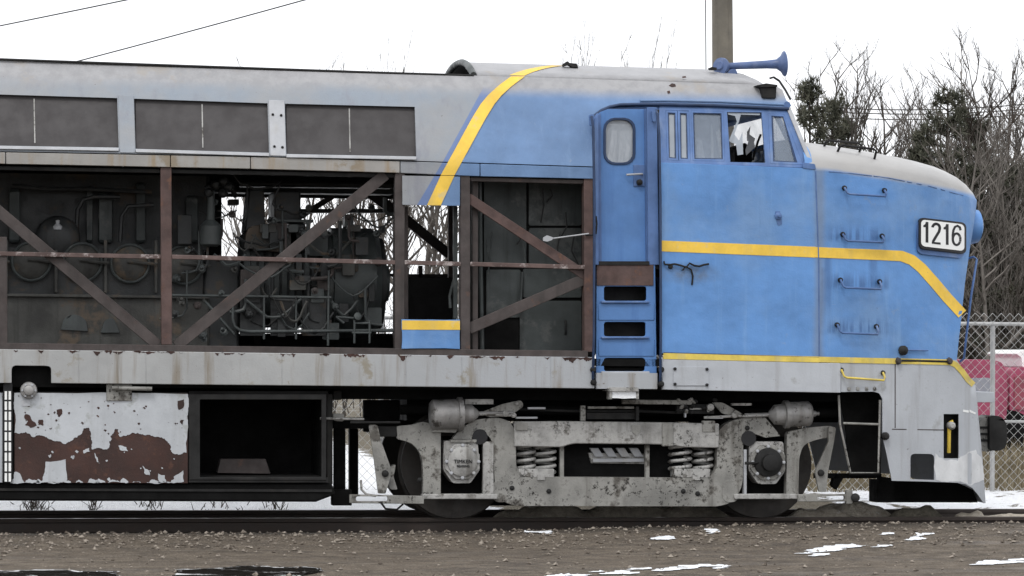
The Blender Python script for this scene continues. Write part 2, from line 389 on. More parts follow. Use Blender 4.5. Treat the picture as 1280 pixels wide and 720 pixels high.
# inward lean of the upper side as a function of height
PROF = [(0, 0), (P(300, 194.6, 0).z, 0), (P(300, 190, .015).z, .015), (P(300, 128, .22).z, .22), (P(300, 106, .31).z, .31), (P(300, 85, .44).z, .44), (9, 4)]
prof = lin(PROF); ZEDGE = PROF[5][0]
def YH(off=0.0):
    def f(px, py):
        y = .1
        for _ in range(6): y = prof(P(px, py, y).z)
        return y+off
    return f
HX = list(range(XL, 990, 45))
# --- upper carbody side, louvre openings left open
sec = [(XL, 148.5), (169.5, 336.5), (358, 520.5)]
op = []
for a, b in sec:
    xs = [a+(b-a)*i/4 for i in range(5)]
    lean = lambda x, t: x-(2.0 if x > 0 else 0)*t
    op.append([(lean(x, 1), louv_top(x)) for x in xs]+[(x, louv_bot(x)) for x in xs[::-1]])
op[0] = [(x if x > XL+1 else XL+12, y) for x, y in op[0]]
outer = [(x, belt(x)) for x in (XL, 0, 160, 320, 520, 640, 741)]
outer += [(741, 150), (745, 143), (752, 137.5), (762, 133), (775, 130.5), (830, 130), (900, 131.5), (984, 135)]
outer += [(984, 128), (978, 112), (968, 106.2)] + [(x, roof_edge(x)) for x in (940, 900, 820, 742, 590, 480, 300, 100, 0, XL)]
for mir in (False, True):
    plate('upper_side', outer, M_HULL, LOCO, YH(), .03, op, HX, [100, 112, 125, 140, 160, 180], mirror=mir, smooth=40)
for k, (a, b) in enumerate(sec):
    for mir in (False, True):
        q = plate('louvre_panel', [(a, louv_top(a)-2), (b+1, louv_top(b)-2), (b+2, louv_bot(b)+2), (a, louv_bot(a)+2)], M_LOUV, LOCO, YH(.045), .015, (), HX, [], mirror=mir)
        if mir: continue
        d = {0: 43, 1: 253, 2: 437}[k]
        plate('seam_strip', [(d-1.2, louv_top(d)+4), (d+.4, louv_top(d)+4), (d+1.4, louv_bot(d)-4), (d-.2, louv_bot(d)-4)], M_TRUCK2, q, YH(.038), .006)
    lipx = [a+(b-a)*i/6 for i in range(7)]
    plate('lip', [(x, louv_bot(x)+.2) for x in lipx]+[(x, louv_bot(x)+4.2) for x in lipx[::-1]], M_LIGHT, LOCO, YH(-.03), .03, bevel=.004)
for a, b in ((149.5, 168.5), (337.5, 357)):
    pc = plate('pillar_cover', [(a-1.5, louv_top(a)-4), (b-1.5, louv_top(b)-4), (b+.5, belt(b)-1), (a+.5, belt(a)-1)], M_LIGHT if a > 300 else M_HULL, LOCO, YH(-.012), .012, bevel=.004)
    if a > 300:
        for bx, by in ((341, 143), (351.5, 144), (343, 183), (353, 184)):
            p = P(bx, by, YH()(bx, by)-.012); lathe('bolt', p, (0, -1, -.2), [(0, .013), (.01, .013), (.014, .008)], M_DARK, pc, 8)
# --- roof deck behind the edge (the hatches are gone), dark edge angle
EZ = ZEDGE-.03
x0, x1 = P(XL, 80, .44).x, P(598, 94, .44).x
box('roof_deck', (x0, .47, EZ-.04), (x1+.4, 2.59, EZ), M_DARK, LOCO)
edge = [P(x, roof_edge(x)+.2, .43) for x in (XL, 0, 100, 300, 480, 592)]
tube('roof_edge_angle', edge, .014, M_DARK, LOCO, 6)
box('rear_light_block', (x0-.03, .05, .9), (x0+.0, 3.01, ZEDGE), M_DARK, LOCO)  # added cap out of view, keeps light from entering the cut rear
# --- cab roof crown
crown_px = [592, 600, 640, 690, 742, 800, 850, 900, 930, 945, 956, 966, 974, 980, 984]
fs = lin([(0, 1), (925, 1), (945, .93), (956, .83), (966, .66), (974, .45), (980, .25), (984.5, .04)])
vs = []; fcs = []; NT = 16
ZEA = P(900, 131, .2).z
for x in crown_px:
    e = P(x, roof_edge(x), .44); e.z = ZEDGE+(e.z-ZEDGE)*.5
    for i in range(NT+1):
        t = -1+2*i/NT; y = 1.53+t*1.09; z = e.z+.215*(1-abs(t)**2.3)
        s = fs(x); z = ZEA+(z-ZEA)*s; yy = 1.53+(y-1.53)*(1.0+.16*(1-s))
        xx = e.x+ (1-s)*.06*(1-t*t)
        vs.append((xx, yy, z))
for j in range(len(crown_px)-1):
    for i in range(NT):
        a = j*(NT+1)+i; fcs.append((a, a+1, a+NT+2, a+NT+1))
cr = from_vf('cab_roof', vs, fcs, M_HULL, LOCO, 50)
md = cr.modifiers.new('solid', 'SOLIDIFY'); md.thickness = .03; md.offset = -1
# thick rim of the open end
bm = bmesh.new(); rim = [Vector(vs[i])+Vector((0, 0, -.005)) for i in range(NT+1)]
bm_tube(bm, rim, .035, 8); from_bm('roof_end_rim', bm, M_DRUM, LOCO, 50)
box('roof_void_back', (x1+.35, .9, EZ), (x1+.38, 2.16, EZ+.15), M_BLACK, LOCO)
# --- letterboard strip under the louvres
jo = [XL, -60, 7, 213, 313, 500, 600, 742]
for a, b in zip(jo, jo[1:]):
    xs = [a+.6+(b-a-1.0)*i/3 for i in range(4)]
    m = M_LETTER if b <= 500 else M_HULL
    plate('letterboard', [(x, belt(x)+1.3) for x in xs]+[(x, letter_bot(x)) for x in xs[::-1]], m, LOCO, -.012 if b <= 500 else -.006, .05, bevel=.004)
    plate('letterboard', [(x, belt(x)+1.3) for x in xs]+[(x, letter_bot(x)) for x in xs[::-1]], m, LOCO, -.006, .05, mirror=True)
plate('belt_backing', [(XL, belt(XL)-2), (742, belt(742)-2), (742, belt(742)+5), (XL, belt(XL)+5)], M_DARK, LOCO, .04, .02)
plate('belt_backing', [(XL, belt(XL)-2), (742, belt(742)-2), (742, belt(742)+5), (XL, belt(XL)+5)], M_DARK, LOCO, .04, .02, mirror=True)
# --- yellow diagonal stripe on the hull, with its curl onto the roof
def stripe(name, line, wpx, Yf, mat, parent=LOCO, th=.004):
    pts = []
    for (a, b) in zip(line, line[1:]):
        for i in range(6): pts.append((a[0]+(b[0]-a[0])*i/6, a[1]+(b[1]-a[1])*i/6))
    pts.append(line[-1])
    return plate(name, band(pts, wpx), mat, parent, Yf, th, smooth=60)
sx_ = lin([(95.4, 647.5), (103, 637), (108, 630.5), (119, 618.5), (130, 609.5), (147, 599), (166, 588.5), (190, 575.5), (219, 559.5)]); sy_ = [95.4, 99, 103, 108, 113, 119, 124, 130, 138, 147, 156, 166, 178, 190, 205, 219]
plate('diagonal_stripe', [(sx_(y)-8.6, y) for y in sy_]+[(sx_(y)+8.6, y) for y in sy_[::-1]], M_YEL, LOCO, YH(-.013), .004, smooth=60)
plate('diagonal_stripe', [(550.8, 219.7), (568.0, 219.7), (551.0, 256.7), (533.8, 256.5)], M_YEL, LOCO, -.019, .004)
# the curl above the edge lies on the crown
def on_crown(px, y, t):
    e = P(px, roof_edge(px), .44); z = ZEDGE+(e.z-ZEDGE)*.5+.215*(1-abs(t)**2.3)
    return Vector((e.x, 1.53+t*1.09, z+.005))
sv = []; sf = []
def crown_at(pxt, t):
    px = pxt
    for _ in range(8): px += pxt-px_of(on_crown(px, 0, t))[0]
    return on_crown(px, 0, t)
for i in range(11):
    t = -1+.045*i; pc_ = 646+i*4.4+.25*i*i*.3; hw = 9.5-.25*i
    sv += [crown_at(pc_-hw, t), crown_at(pc_+hw, t)]
for i in range(10): sf.append((2*i, 2*i+1, 2*i+3, 2*i+2))
from_vf('diagonal_stripe', sv, sf, M_YEL, LOCO, 60)

# dents, scrapes and grime marks on the side sheets
for q in ([(965, 263), (970, 262), (972, 270), (968, 276)], [(880, 322), (908, 319), (925, 321), (900, 327), (882, 328)]): pass
# --- side sill
sill_top = lin([(-80, 435.4), (0, 436.5), (650, 445.5), (742, 446.5)]); sill_bot = lin([(-80, 478), (70, 479), (735, 485.5), (850, 487.5), (1050, 491)])
xs = [XL, 0, 200, 400, 600, 743]
hole = roundp([(14.5, 485), (14.5, 457, 6), (64, 457.5, 6), (64, 485)])
out = [(x, sill_top(x)) for x in xs]+[(x, sill_bot(x)) for x in xs[::-1][:-1]]
out = [(x, sill_top(x)) for x in xs]+[(743, 485.6), (600, sill_bot(600)), (400, sill_bot(400)), (200, sill_bot(200)), (64, sill_bot(64))]+roundp([(64, sill_bot(64)), (64, 457.5, 6), (14.5, 457, 6), (14.5, sill_bot(14))])[1:-1]+[(14.5, sill_bot(14)), (XL, sill_bot(XL))]
plate('side_sill', out, M_SILL, LOCO, -.02, .06, bevel=.006)
for x in (98, 147, 182, 352, 507, 577, 688):
    tube('weld_seam', [P(x, sill_top(x)+2, -.021), P(x+.5, sill_bot(x)-2, -.021)], .004, M_SILL, LOCO, 5)
plate('side_sill', [(x, sill_top(x)) for x in xs]+[(x, sill_bot(x)) for x in xs[::-1]], M_SILL, LOCO, -.02, .06, mirror=True)
rq = random.Random(21)
for i in range(46):
    x = rq.uniform(0, 738); y = sill_top(x)+.6; w_ = rq.uniform(2, 9); hgt = rq.uniform(1, 4.5)*(1.8 if i % 7 == 0 else 1)
    plate('rust_chip', rag([(x-w_, y), (x+w_, y), (x+w_*.4, y+hgt*.6), (x, y+hgt), (x-w_*.5, y+hgt*.5)], 1.2, 2, 500+i), M_RUSTP, LOCO, -.0225, .002)
zt = P(300, 441, 0).z; zb = P(300, 481, 0).z
box('engine_room_floor', (x0, .06, zt-.10), (P(1022, 450, .5).x, 2.98, zt-.03), M_BLACK, LOCO)
box('underframe', (x0, .55, zb-.14), (P(1100, 490, .5).x, 2.5, zt-.12), M_BLACK, LOCO)
box('underframe_skirt', (x0, .12, zb-.035), (P(1050, 490, .1).x, .16, zt-.12), M_BLACK, LOCO)
box('gap_light_block', (P(508, 500, 1).x, .95, P(800, 527, 1).z), (P(1046, 500, 1).x, 2.2, zb-.145), M_BLACK, LOCO)  # black block added to keep the gap under the sill dark
# brown plate edge on top of the sill
plate('floor_edge', [(x, sill_top(x)-8) for x in xs[:-1]+[735]]+[(x, sill_top(x)+.5) for x in ([735]+xs[::-1][1:])], M_RUSTD, LOCO, .0, .05, bevel=.004)
# --- framing of the engine bay
def beam(name, a, b, wpx, Y, th, mat=M_RUST): return plate(name, band([a, b], wpx), mat, LOCO, Y, th, bevel=.005)
beam('post', (3, 296), (4, 429), 11, .02, .1, M_RUSTD)
beam('post', (207.5, 208), (208.5, 431), 13.5, .01, .10)
beam('post', (500, 215), (499.5, 437), 12, .01, .10, M_RUSTD)
beam('post', (581.5, 219), (582, 440), 12, .01, .10, M_RUSTD)
beam('post', (594, 222), (594, 440), 7, .12, .08, M_RUSTD)
beam('post', (735.5, 223), (736, 440), 11, .01, .12)
beam('post', (-120, 208), (-120, 429), 13.5, .01, .10)
beam('diagonal_brace', (-30, 240), (198, 432), 14, .05, .03, M_RUSTD)
beam('diagonal_brace', (220, 433), (482, 218), 14.5, .05, .03, M_RUSTD)
beam('diagonal_brace', (585, 247), (733, 345), 12, .05, .03)
beam('diagonal_brace', (586, 411), (733, 348), 14, .055, .03, M_RUSTD)
for a, b in (((XL, 312.5), (201, 321)), ((215, 321), (494, 328)), ((506, 328), (576, 330)), ((588, 330), (731, 334))):
    beam('rail_angle', a, b, 5.5, .005, .04, M_WORN)
beam('bay_header', (XL, 205.5), (500, 219.5), 5, .06, .06, M_DARK)
beam('bay_header', (588, 224), (735, 227.5), 5, .04, .06, M_RUSTD)
# small bay between the posts: grey upper panel and blue lower panel
plate('bay_panel', rect(503, 219.5, 575, 256, .018), M_HULL, LOCO, -.012, .02, bevel=.003)
lp = plate('bay_panel', rag(rect(502, 399, 575, 436, .005), 1.0, 2, 5), M_BLUE, LOCO, -.012, .02, bevel=.003)
plate('stripe', rect(502.5, 400.5, 575, 412, .005), M_YEL, lp, -.016, .003)
# --- engine and generator
CB_PARENT = lambda: LOCO
EN = empty('diesel_engine', P(100, 425, 1.4), LOCO)
plate('crankcase', rect(XL+5, 366, 262, 428, .012), M_ENGB, EN, .95, 1.2, bevel=.02)
plate('crankcase_upper', rect(XL+5, 306, 256, 366, .012), M_ENG, EN, 1.02, 1.05, bevel=.02)
plate('ledge', rect(XL+5, 364, 262, 368, .012), M_ENGB, EN, .90, .2, bevel=.008)
plate('cylinder_bank', rect(XL+5, 212, 262, 306, .015), M_ENG, EN, 1.4, .5, bevel=.03)
for x in (-175, -114, -53, 8, 70, 132, 195):
    plate('partition_rib', rect(x-2, 300, x+2, 366), M_ENGB, EN, .96, .1, bevel=.006)
for x, y in ((-144, 325), (-83, 326), (-22, 326.5), (39, 327), (103, 328), (162.5, 329.5), (229, 331.5)):
    c = P(x, y, .99)
    cv = lathe('inspection_cover', c, (0, -1, 0), [(-.03, .185), (.0, .185), (.02, .17), (.05, .12), (.065, .06), (.07, 0)], M_ENGB, EN, 28)
    bm = bmesh.new()
    bm_tube(bm, [c+Vector((.185*math.cos(t*math.pi/14), -.02, .185*math.sin(t*math.pi/14))) for t in range(29)], .016, 6)
    from_bm('cover_ring', bm, M_DRUM, EN, 60)
    tube('cover_latch', [c+Vector((-.03, -.08, .015)), c+Vector((.26, -.08, -.005))], .016, M_ENGB, EN, 6)
for x, w_, y0_, yy in ((18, 7, 236, 1.30), (112, 4, 232, 1.34), (132, 9, 240, 1.28), (176, 6, 228, 1.33), (240, 8, 244, 1.25)): plate('bank_rib', rect(x-w_, y0_, x+w_, 304), M_CAB, EN, yy, .12, bevel=.03)
for pts_ in ([(95, 300), (97, 262), (104, 250), (118, 246), (150, 246)], [(150, 302), (152, 270), (160, 258), (192, 256)], [(15, 232), (60, 236), (110, 236), (190, 240)]):
    tube('oil_pipe', [P(x, y, 1.12) for x, y in pts_], .022, M_ENG, EN, 7)
for q in ([(76, 412), (80, 396, 8), (96, 392, 8), (108, 400, 6), (110, 414)], [(126, 416), (130, 400, 8), (142, 396, 8), (150, 416)]): plate('access_bulge', roundp(q), M_DRUM, EN, .92, .05, bevel=.03)
lathe('governor_dome', P(72, 298, 1.15), (0, -1, 0), [(-.1, .22), (.1, .22), (.16, .19), (.2, .1), (.21, 0)], M_ENG, EN, 28)
tube('governor_stem', [P(72, 308, 1.0), P(72, 283, 1.0)], .03, M_DRUM, EN)
lathe('stem_cap', P(72, 287, .98), (0, 0, 1), [(0, .05), (.03, .05), (.06, .02), (.09, .02), (.1, 0)], M_LIGHT, EN, 12)
# filter canister with its pipes
c = P(263, 308, .8)
lathe('filter_canister', c, (0, 0, 1), [(0, .07), (.02, .10), (.2, .105), (.24, .07), (.26, .04), (.55, .035)], M_DRUM, EN, 20)
tube('filter_pipe', [P(257, 236, .8), P(262, 232, .8), P(275, 230, .85), P(290, 236, .9), P(294, 245, 1.0)], .025, M_ENG, EN)
for i, (x, y) in enumerate(((262, 238), (268, 228), (278, 240), (283, 227), (290, 233))):
    lathe('valve_body', P(x, y, .78), (random.uniform(-1, 1), -.6, random.uniform(-1, 1)), [(0, .035), (.04, .05), (.07, .03), (.1, 0)], M_ENG, EN, 10)
plate('bracket', rect(222, 268, 240, 306), M_ENG, EN, .9, .1, bevel=.01)
box('engine_end_housing', (P(255, 340, 1).x, 1.0, zt-.05), (P(300, 340, 1).x, 2.1, P(300, 322, 1).z), M_ENG, EN, .03)
# main generator: two coaxial drums with flanges
gc = P(300, 352, 1.5)
L1 = P(410, 352, 1.5).x-gc.x; L2 = P(470, 352, 1.5).x-gc.x
GN = lathe('main_generator', gc, (1, 0, 0), [(-.02, .30), (0, .47), (.06, .50), (.07, .46), (L1-.12, .46), (L1-.1, .52), (L1, .52), (L1+.01, .555), (L2-.06, .555), (L2, .50), (L2+.02, .2), (L2+.12, .18)], M_DRUM, LOCO, 40)
for i in range(9):
    x = gc.x+.14+i*.075
    tube('cooling_rib', [Vector((x, 1.5-.475*math.cos(a), gc.z+.475*math.sin(a))) for a in [math.radians(-60+15*k) for k in range(13)]], .012, M_ENG, GN, 5)
lathe('generator_flange', gc+Vector((L2, 0, 0)), (1, 0, 0), [(0, .46), (.05, .46), (.06, .3)], M_ENG, GN, 32)
plate('brush_cover', rrect(420, 318, 448, 340, 3), M_ENG, GN, .94, .1, bevel=.01)
# blower and ducts above the generator
plate('blower_column', [(312, 236), (330, 236), (332, 288), (306, 290)], M_ENG, LOCO, 1.1, .5, bevel=.02)
plate('blower_box', rect(343, 238, 376, 278), M_ENG, LOCO, 1.2, .7, bevel=.02)
plate('blower_hood', roundp([(305, 310), (309, 283, 10), (345, 279, 10), (372, 290, 10), (372, 318)]), M_ENGB, LOCO, 1.0, .5, bevel=.02)
plate('exciter', roundp([(362, 314), (362, 279), (382, 279), (382, 314)]), M_ENG, LOCO, 1.0, .4, bevel=.02)
plate('shelf', rect(345, 274, 392, 277.5, .01), M_DRUM, LOCO, .95, .5, bevel=.006)
plate('shelf_leg', rect(383, 277, 387, 318), M_DRUM, LOCO, .95, .04)
plate('exciter_drum', roundp([(386, 320), (386, 290, 6), (410, 284, 6), (410, 320)]), M_DRUM, LOCO, 1.05, .4, bevel=.02)
plate('relay_box', rect(431, 268, 442, 284), M_DRUM, LOCO, 1.1, .2, bevel=.008)
plate('relay_box', rect(286, 249, 299, 256), M_ENG, LOCO, 1.5, .2, bevel=.008)
plate('overhead_duct', rect(258, 231, 494, 240, .012), M_CAB, LOCO, 2.3, .3, bevel=.02)
plate('overhead_duct', rect(300, 226, 492, 233, .012), M_ENG, LOCO, 1.6, .2, bevel=.02)
plate('overhead_beam', rect(366, 261, 494, 266, .0), M_ENG, LOCO, 2.5, .1)
tube('hanging_cable', [P(350, 232, .6), P(344, 244, .6), P(341, 255, .6), P(345, 262, .6), P(349, 254, .6)], .009, M_WIRE, LOCO, 5)
tube('hanging_cable', [P(292, 219, .5), P(300, 229, .5), P(318, 236, .5), P(340, 234, .55), P(352, 226, .6)], .009, M_WIRE, LOCO, 5)
# pipe rack in front of the generator
RK = empty('pipe_rack', P(350, 432, .7), LOCO)
for a, b, r in (((215, 369), (414, 372), .014), ((291, 369), (291, 404), .014), ((411, 338), (410, 432), .012), ((330, 371), (330, 424), .012), ((370, 371), (370, 424), .012)):
    tube('rack_bar', [P(*a, .75), P(*b, .75)], r, M_DRUM, RK)
tube('rack_pipe', [P(291, 400, .74), P(293, 408, .74), P(300, 413, .74), P(312, 414.5, .74), P(492, 413, .74)], .017, M_DRUM, RK)
tube('rack_pipe', [P(254, 374, .8), P(270, 392, .8), P(293, 418, .8)], .015, M_DRUM, RK)
plate('rack_gusset', [(305, 378), (333, 376), (312, 402)], M_ENG, RK, .8, .01)
for x in (300, 338, 378): plate('rack_panel', rect(x, 373, x+30, 420), M_ENG, RK, .86, .02, bevel=.004)
st = empty('valve_stand', P(452, 432, .6), LOCO)
for a, b in (((443, 400), (443, 429)), ((462, 400), (462, 429)), ((443, 404), (462, 404)), ((440, 416), (464, 416)), ((420, 396), (446, 398)), ((430, 404), (420, 396))):
    tube('stand_bar', [P(*a, .6), P(*b, .6)], .012, M_DRUM, st)
lathe('valve', P(445, 397, .6), (.3, -1, .3), [(0, .03), (.05, .04), (.08, 0)], M_DRUM, st, 10)
# clutter: hoses, conduits, flanges and small boxes crowding the bay
rc = random.Random(5)
for i in range(26):
    x = rc.choice((rc.uniform(225, 480), rc.uniform(215, 470), rc.uniform(260, 450))); y = rc.uniform(240, 400); yy = rc.uniform(.7, .92); L = rc.uniform(18, 70); dr = rc.uniform(6, 30)
    pts_ = [P(x+L*t/8, y+dr*math.sin(math.pi*t/8)+rc.uniform(-1.5, 1.5), yy) for t in range(9)]
    tube('hose', pts_, rc.choice((.008, .011, .015)), rc.choice((M_WIRE, M_ENG, M_DRUM, M_ENGB)), EN, 6)
for i in range(20):
    x = rc.uniform(225, 485); y0_ = rc.uniform(225, 360); h_ = rc.uniform(20, 75); yy = rc.uniform(.72, .92); k = rc.uniform(4, 18)*rc.choice((-1, 1))
    tube('conduit', [P(x, y0_, yy), P(x, y0_+h_*.7, yy), P(x+k*.3, y0_+h_*.85, yy), P(x+k, y0_+h_*.9, yy), P(x+2*k, y0_+h_*.92, yy)], rc.choice((.010, .014, .02)), rc.choice((M_ENG, M_DRUM, M_RUSTD)), EN, 7)
for i in range(26):
    x = rc.uniform(300, 470); y = rc.uniform(285, 420); w_ = rc.uniform(3, 11); h_ = rc.uniform(3, 14); yy = rc.uniform(.78, .93)
    plate('junction_box', roundp([(x-w_, y-h_, 1.5), (x+w_, y-h_, 1.5), (x+w_, y+h_, 1.5), (x-w_, y+h_, 1.5)], 2), rc.choice((M_ENG, M_DRUM, M_ENGB, M_RUSTD)), EN, yy, .08, bevel=.008)
for i in range(40):
    x = rc.uniform(215, 480); y = rc.uniform(250, 425); lathe('flange', P(x, y, rc.uniform(.76, .93)), (rc.uniform(-.5, .5), -1, rc.uniform(-.3, .6)), [(0, rc.uniform(.02, .05)), (.025, .035), (.03, .018), (.07, .015), (.08, 0)], rc.choice((M_ENG, M_DRUM, M_ENGB, M_LIGHT if i % 9 == 0 else M_RUSTD)), EN, 9)
for i in range(9):
    x = rc.uniform(602, 726); y = rc.uniform(228, 300); L = rc.uniform(12, 60)
    tube('cable', [P(x, y, .52), P(x+rc.uniform(-4, 4), y+L*.5, .52), P(x+rc.uniform(-10, 10), y+L, .53)], .008, rc.choice((M_WIRE, M_DRUM)), CB_PARENT(), 5)
# far side wall with the same kind of openings
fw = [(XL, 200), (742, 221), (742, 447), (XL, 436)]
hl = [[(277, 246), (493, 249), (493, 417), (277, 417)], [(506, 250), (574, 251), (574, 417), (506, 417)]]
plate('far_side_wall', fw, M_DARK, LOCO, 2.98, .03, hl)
for a, b, w_ in (((450, 232), (505, 272), 13), ((505, 272), (562, 318), 12), ((374, 272), (418, 244), 7), ((497, 240), (497, 430), 11), ((507, 345), (578, 345), 5), ((277, 338), (495, 344), 4), ((526, 332), (526, 400), 5), ((322, 240), (322, 430), 8)):
    plate('far_brace', band([a, b], w_), M_RUSTD, LOCO, 2.93, .04)
plate('far_post', rect(561, 255, 570, 400), M_RUSTD, LOCO, 2.2, .08)
plate('bay_box', rect(511, 347, 566, 402), M_BLACK, LOCO, 1.2, .7, bevel=.01)
tube('bay_hose', [P(570, 340, .5), P(566, 355, .5), P(562, 370, .5), P(563, 385, .5)], .015, M_DRUM, LOCO)
plate('bay_strip', rect(505, 258, 510, 398), M_RUSTD, LOCO, .35, .05)
plate('bay_strip', rect(567, 258, 572, 398), M_CAB, LOCO, .25, .05)
# electrical cabinet behind the right bay
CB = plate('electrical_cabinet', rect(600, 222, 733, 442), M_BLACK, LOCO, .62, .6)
for q in (rect(605, 226, 658, 331), rect(661, 226, 727, 282), rect(661, 285, 727, 331), rect(608, 337, 651, 397), rect(654, 336, 727, 372), rect(650, 376, 727, 440)):
    pn = plate('cabinet_panel', roundp([(x, y, 3) for x, y in q]), M_CAB, CB, .60, .02, bevel=.006)
tube('cabinet_pipe', [P(653, 340, .56), P(651, 385, .56)], .012, M_DRUM, CB)
tube('cabinet_handle', [P(707, 405, .59), P(707, 400, .56), P(707, 415, .56), P(707, 418, .59)], .01, M_ENG, CB)
tube('cabinet_pipe', [P(600, 228, .3), P(601, 330, .3), P(603, 440, .3)], .02, M_CAB, CB)
tube('control_rod', [P(736, 292, -.02), P(684, 299, -.03)], .007, M_LIGHT, LOCO)
plate('control_rod_clevis', roundp([(679, 297, 1), (684, 294, 1), (692, 297), (690, 300), (684, 302, 1), (679, 301, 1)]), M_LIGHT, LOCO, -.045, .02)

# ------------------------------------------------------------------ cab
cab_low_out = [(824, 203), (1019, 210.5), (1023, 330), (1024, 446.5), (826, 441.5)]
plate('cab_side', cab_low_out, M_BLUE, LOCO, 0, .03, bevel=.004)
plate('cab_side', [(742, 208), (1019, 210.5), (1024, 446.5), (742, 441.5)], M_BLUE, LOCO, 0, .03, mirror=True)
wout = [(824, 131.5), (984.5, 136.5), (1017, 210), (824, 203.4)]
wh = [[(832, 138), (861, 138.5), (863, 201), (834, 200)], [(864, 138.5), (904, 139.5), (906, 201.5), (866, 201)],
      [(909, 140), (952, 140.5), (957, 203.5), (913, 202.5)], [(960, 142), (980, 143), (1004, 206), (963, 204.5)]]
for mir in (False, True):
    plate('window_wall', wout, M_FRAMEB, LOCO, YH(.012), .035, wh, [], [150, 170, 190], mirror=mir, bevel=.003)
def pane(name, q, off, mat, fr=2.6):
    g = plate(name, q, mat, LOCO, YH(off), .006)
    c = Vector((sum(x for x, y in q)/4, sum(y for x, y in q)/4))
    inn = [(c.x+(x-c.x)*(1-2*fr/abs(q[1][0]-q[0][0])), c.y+(y-c.y)*(1-2*fr/60)) for x, y in q]
    plate('window_frame', q, M_FRAMEB, g, YH(off-.02), .03, [inn], bevel=.003)
    in2 = [(c.x+(x-c.x)*(1-2*(fr+1.2)/abs(q[1][0]-q[0][0])), c.y+(y-c.y)*(1-2*(fr+1.2)/60)) for x, y in q]
    plate('window_seal', inn, M_NAVY, g, YH(off-.012), .012, [in2])
    return g
pane('side_window', [(832, 138), (846.5, 138.5), (848, 201), (834, 200)], .03, M_GLASS)
pane('side_window', [(847, 138.5), (861, 139), (863, 201.5), (848.5, 201)], .03, M_GLASS)
pane('side_window', wh[1], .03, M_GLASSC, 2.2)
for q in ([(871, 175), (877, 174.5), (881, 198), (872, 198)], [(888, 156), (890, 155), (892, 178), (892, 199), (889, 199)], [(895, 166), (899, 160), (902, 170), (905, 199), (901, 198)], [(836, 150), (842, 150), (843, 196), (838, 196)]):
    plate('light_stand_in', q, M_PLATEW, LOCO, .42, .01)  # white plates added to imitate reflections in the window glass
plate('cab_inner_panel', rect(832, 138, 905, 202), M_SKIRT, LOCO, .75, .02)
pane('side_window', wh[3], .03, M_GLASSC, 2.6)
# broken pane left in the open window
plate('broken_pane', [(909.5, 140.5), (950, 141.5), (950, 144), (926, 143.2), (924, 151), (918, 168), (914, 178), (911, 176), (921, 152), (919, 145), (910, 143)], M_GLASS, LOCO, YH(.03), .006)
plate('broken_pane', [(913, 178), (918, 168), (924, 176), (928, 165), (929, 193), (922, 194), (920, 180)], M_GLASS, LOCO, YH(.035), .006)
for q in ([(934, 165), (938, 158), (937, 168), (944, 173), (943, 177), (934, 176)], [(936, 176), (942, 176), (944, 184), (933, 194), (932, 188)]):
    plate('light_stand_in', q, M_LIGHT, LOCO, .55, .01)  # pale plates stand in for bright gaps through the far window
plate('control_stand', roundp([(918, 205), (921, 182, 3), (932, 178, 3), (940, 190), (940, 205)]), M_BLACK, LOCO, .9, .4)
tube('control_lever', [P(941, 200, .8), P(947, 178, .8), P(951, 168, .8)], .012, M_DARK, LOCO)
box('cab_floor', (P(745, 330, .2).x, .08, P(800, 330, .2).z-.05), (P(1020, 330, .2).x, 2.98, P(800, 330, .2).z), M_DARK, LOCO)
box('cab_bulkhead', (P(744, 330, .6).x-.05, .55, P(800, 445, .2).z), (P(744, 330, .6).x, 2.5, ZEDGE-.05), M_DARK, LOCO)
plate('door_recess_back', [(743, 152), (760, 137), (824, 137), (826, 331), (743, 331)], M_DARK, LOCO, .24, .02, [rrect(752, 146, 795, 206, 12)])
plate('recess_cheek', [(806, 136), (813, 136), (815, 331), (808, 331)], M_FRAMEB, LOCO, .10, .12)
plate('recess_cheek', [(742, 150), (751, 141), (752, 331), (742, 331)], M_FRAMEB, LOCO, .125, .10)
# drip rail and eave line
tube('drip_rail', [P(x, y, YH(-.012)(x, y)) for x, y in ((741, 152), (744, 144), (752, 138), (762, 133.6), (775, 131), (800, 130.4), (830, 130.4), (900, 132), (986, 136))], .017, M_NAVY, LOCO, 8)
tube('eave_bead', [P(x, y, YH(-.006)(x, y)) for x, y in ((800, 126), (830, 125.6), (900, 127), (983, 131))], .014, M_HULL, LOCO, 8)
# door recess, door
plate('door_jamb', [(809, 134), (821, 134), (824, 331), (810, 331)], M_FRAMEB, LOCO, .05, .03, bevel=.004)
plate('door_jamb', [(742.5, 150), (748, 141), (748.5, 331), (742.5, 331)], M_FRAMEB, LOCO, .02, .10, bevel=.004)
plate('door_header', [(742.5, 151), (747, 143), (756, 136.5), (766, 132.5), (778, 131), (824, 131), (824, 137), (782, 136.5), (766, 138), (752, 144)], M_FRAMEB, LOCO, YH(.03), .05)
plate('door_gap', [(746.5, 143), (752, 138), (760, 135.2), (809, 135), (811.5, 329), (746.8, 329)], M_NAVY, LOCO, .165, .02, [rrect(756, 149, 793, 204, 12)])
DR = plate('cab_door', roundp([(748, 141, 4), (760, 136.5), (807, 136.5, 3), (809.5, 327), (748.5, 327)]), M_DOOR, LOCO, .14, .04, [rrect(757, 149.5, 792, 203.5, 12)], bevel=.006)
plate('window_gasket', rrect(754.5, 147, 794.5, 206, 14), M_NAVY, DR, .128, .03, [rrect(757.5, 150, 791.5, 203, 12)], bevel=.004)
plate('door_window', rrect(756, 148.5, 793, 204.5, 12), M_GLASS, DR, .16, .006)
plate('lock_plate', rect(792, 206, 806, 233), M_FRAMEB, DR, .128, .015, bevel=.004)
tube('door_handle', [P(803, 217.5, .12), P(800, 217.5, .09), P(783, 218.5, .09)], .010, M_LIGHT, DR)
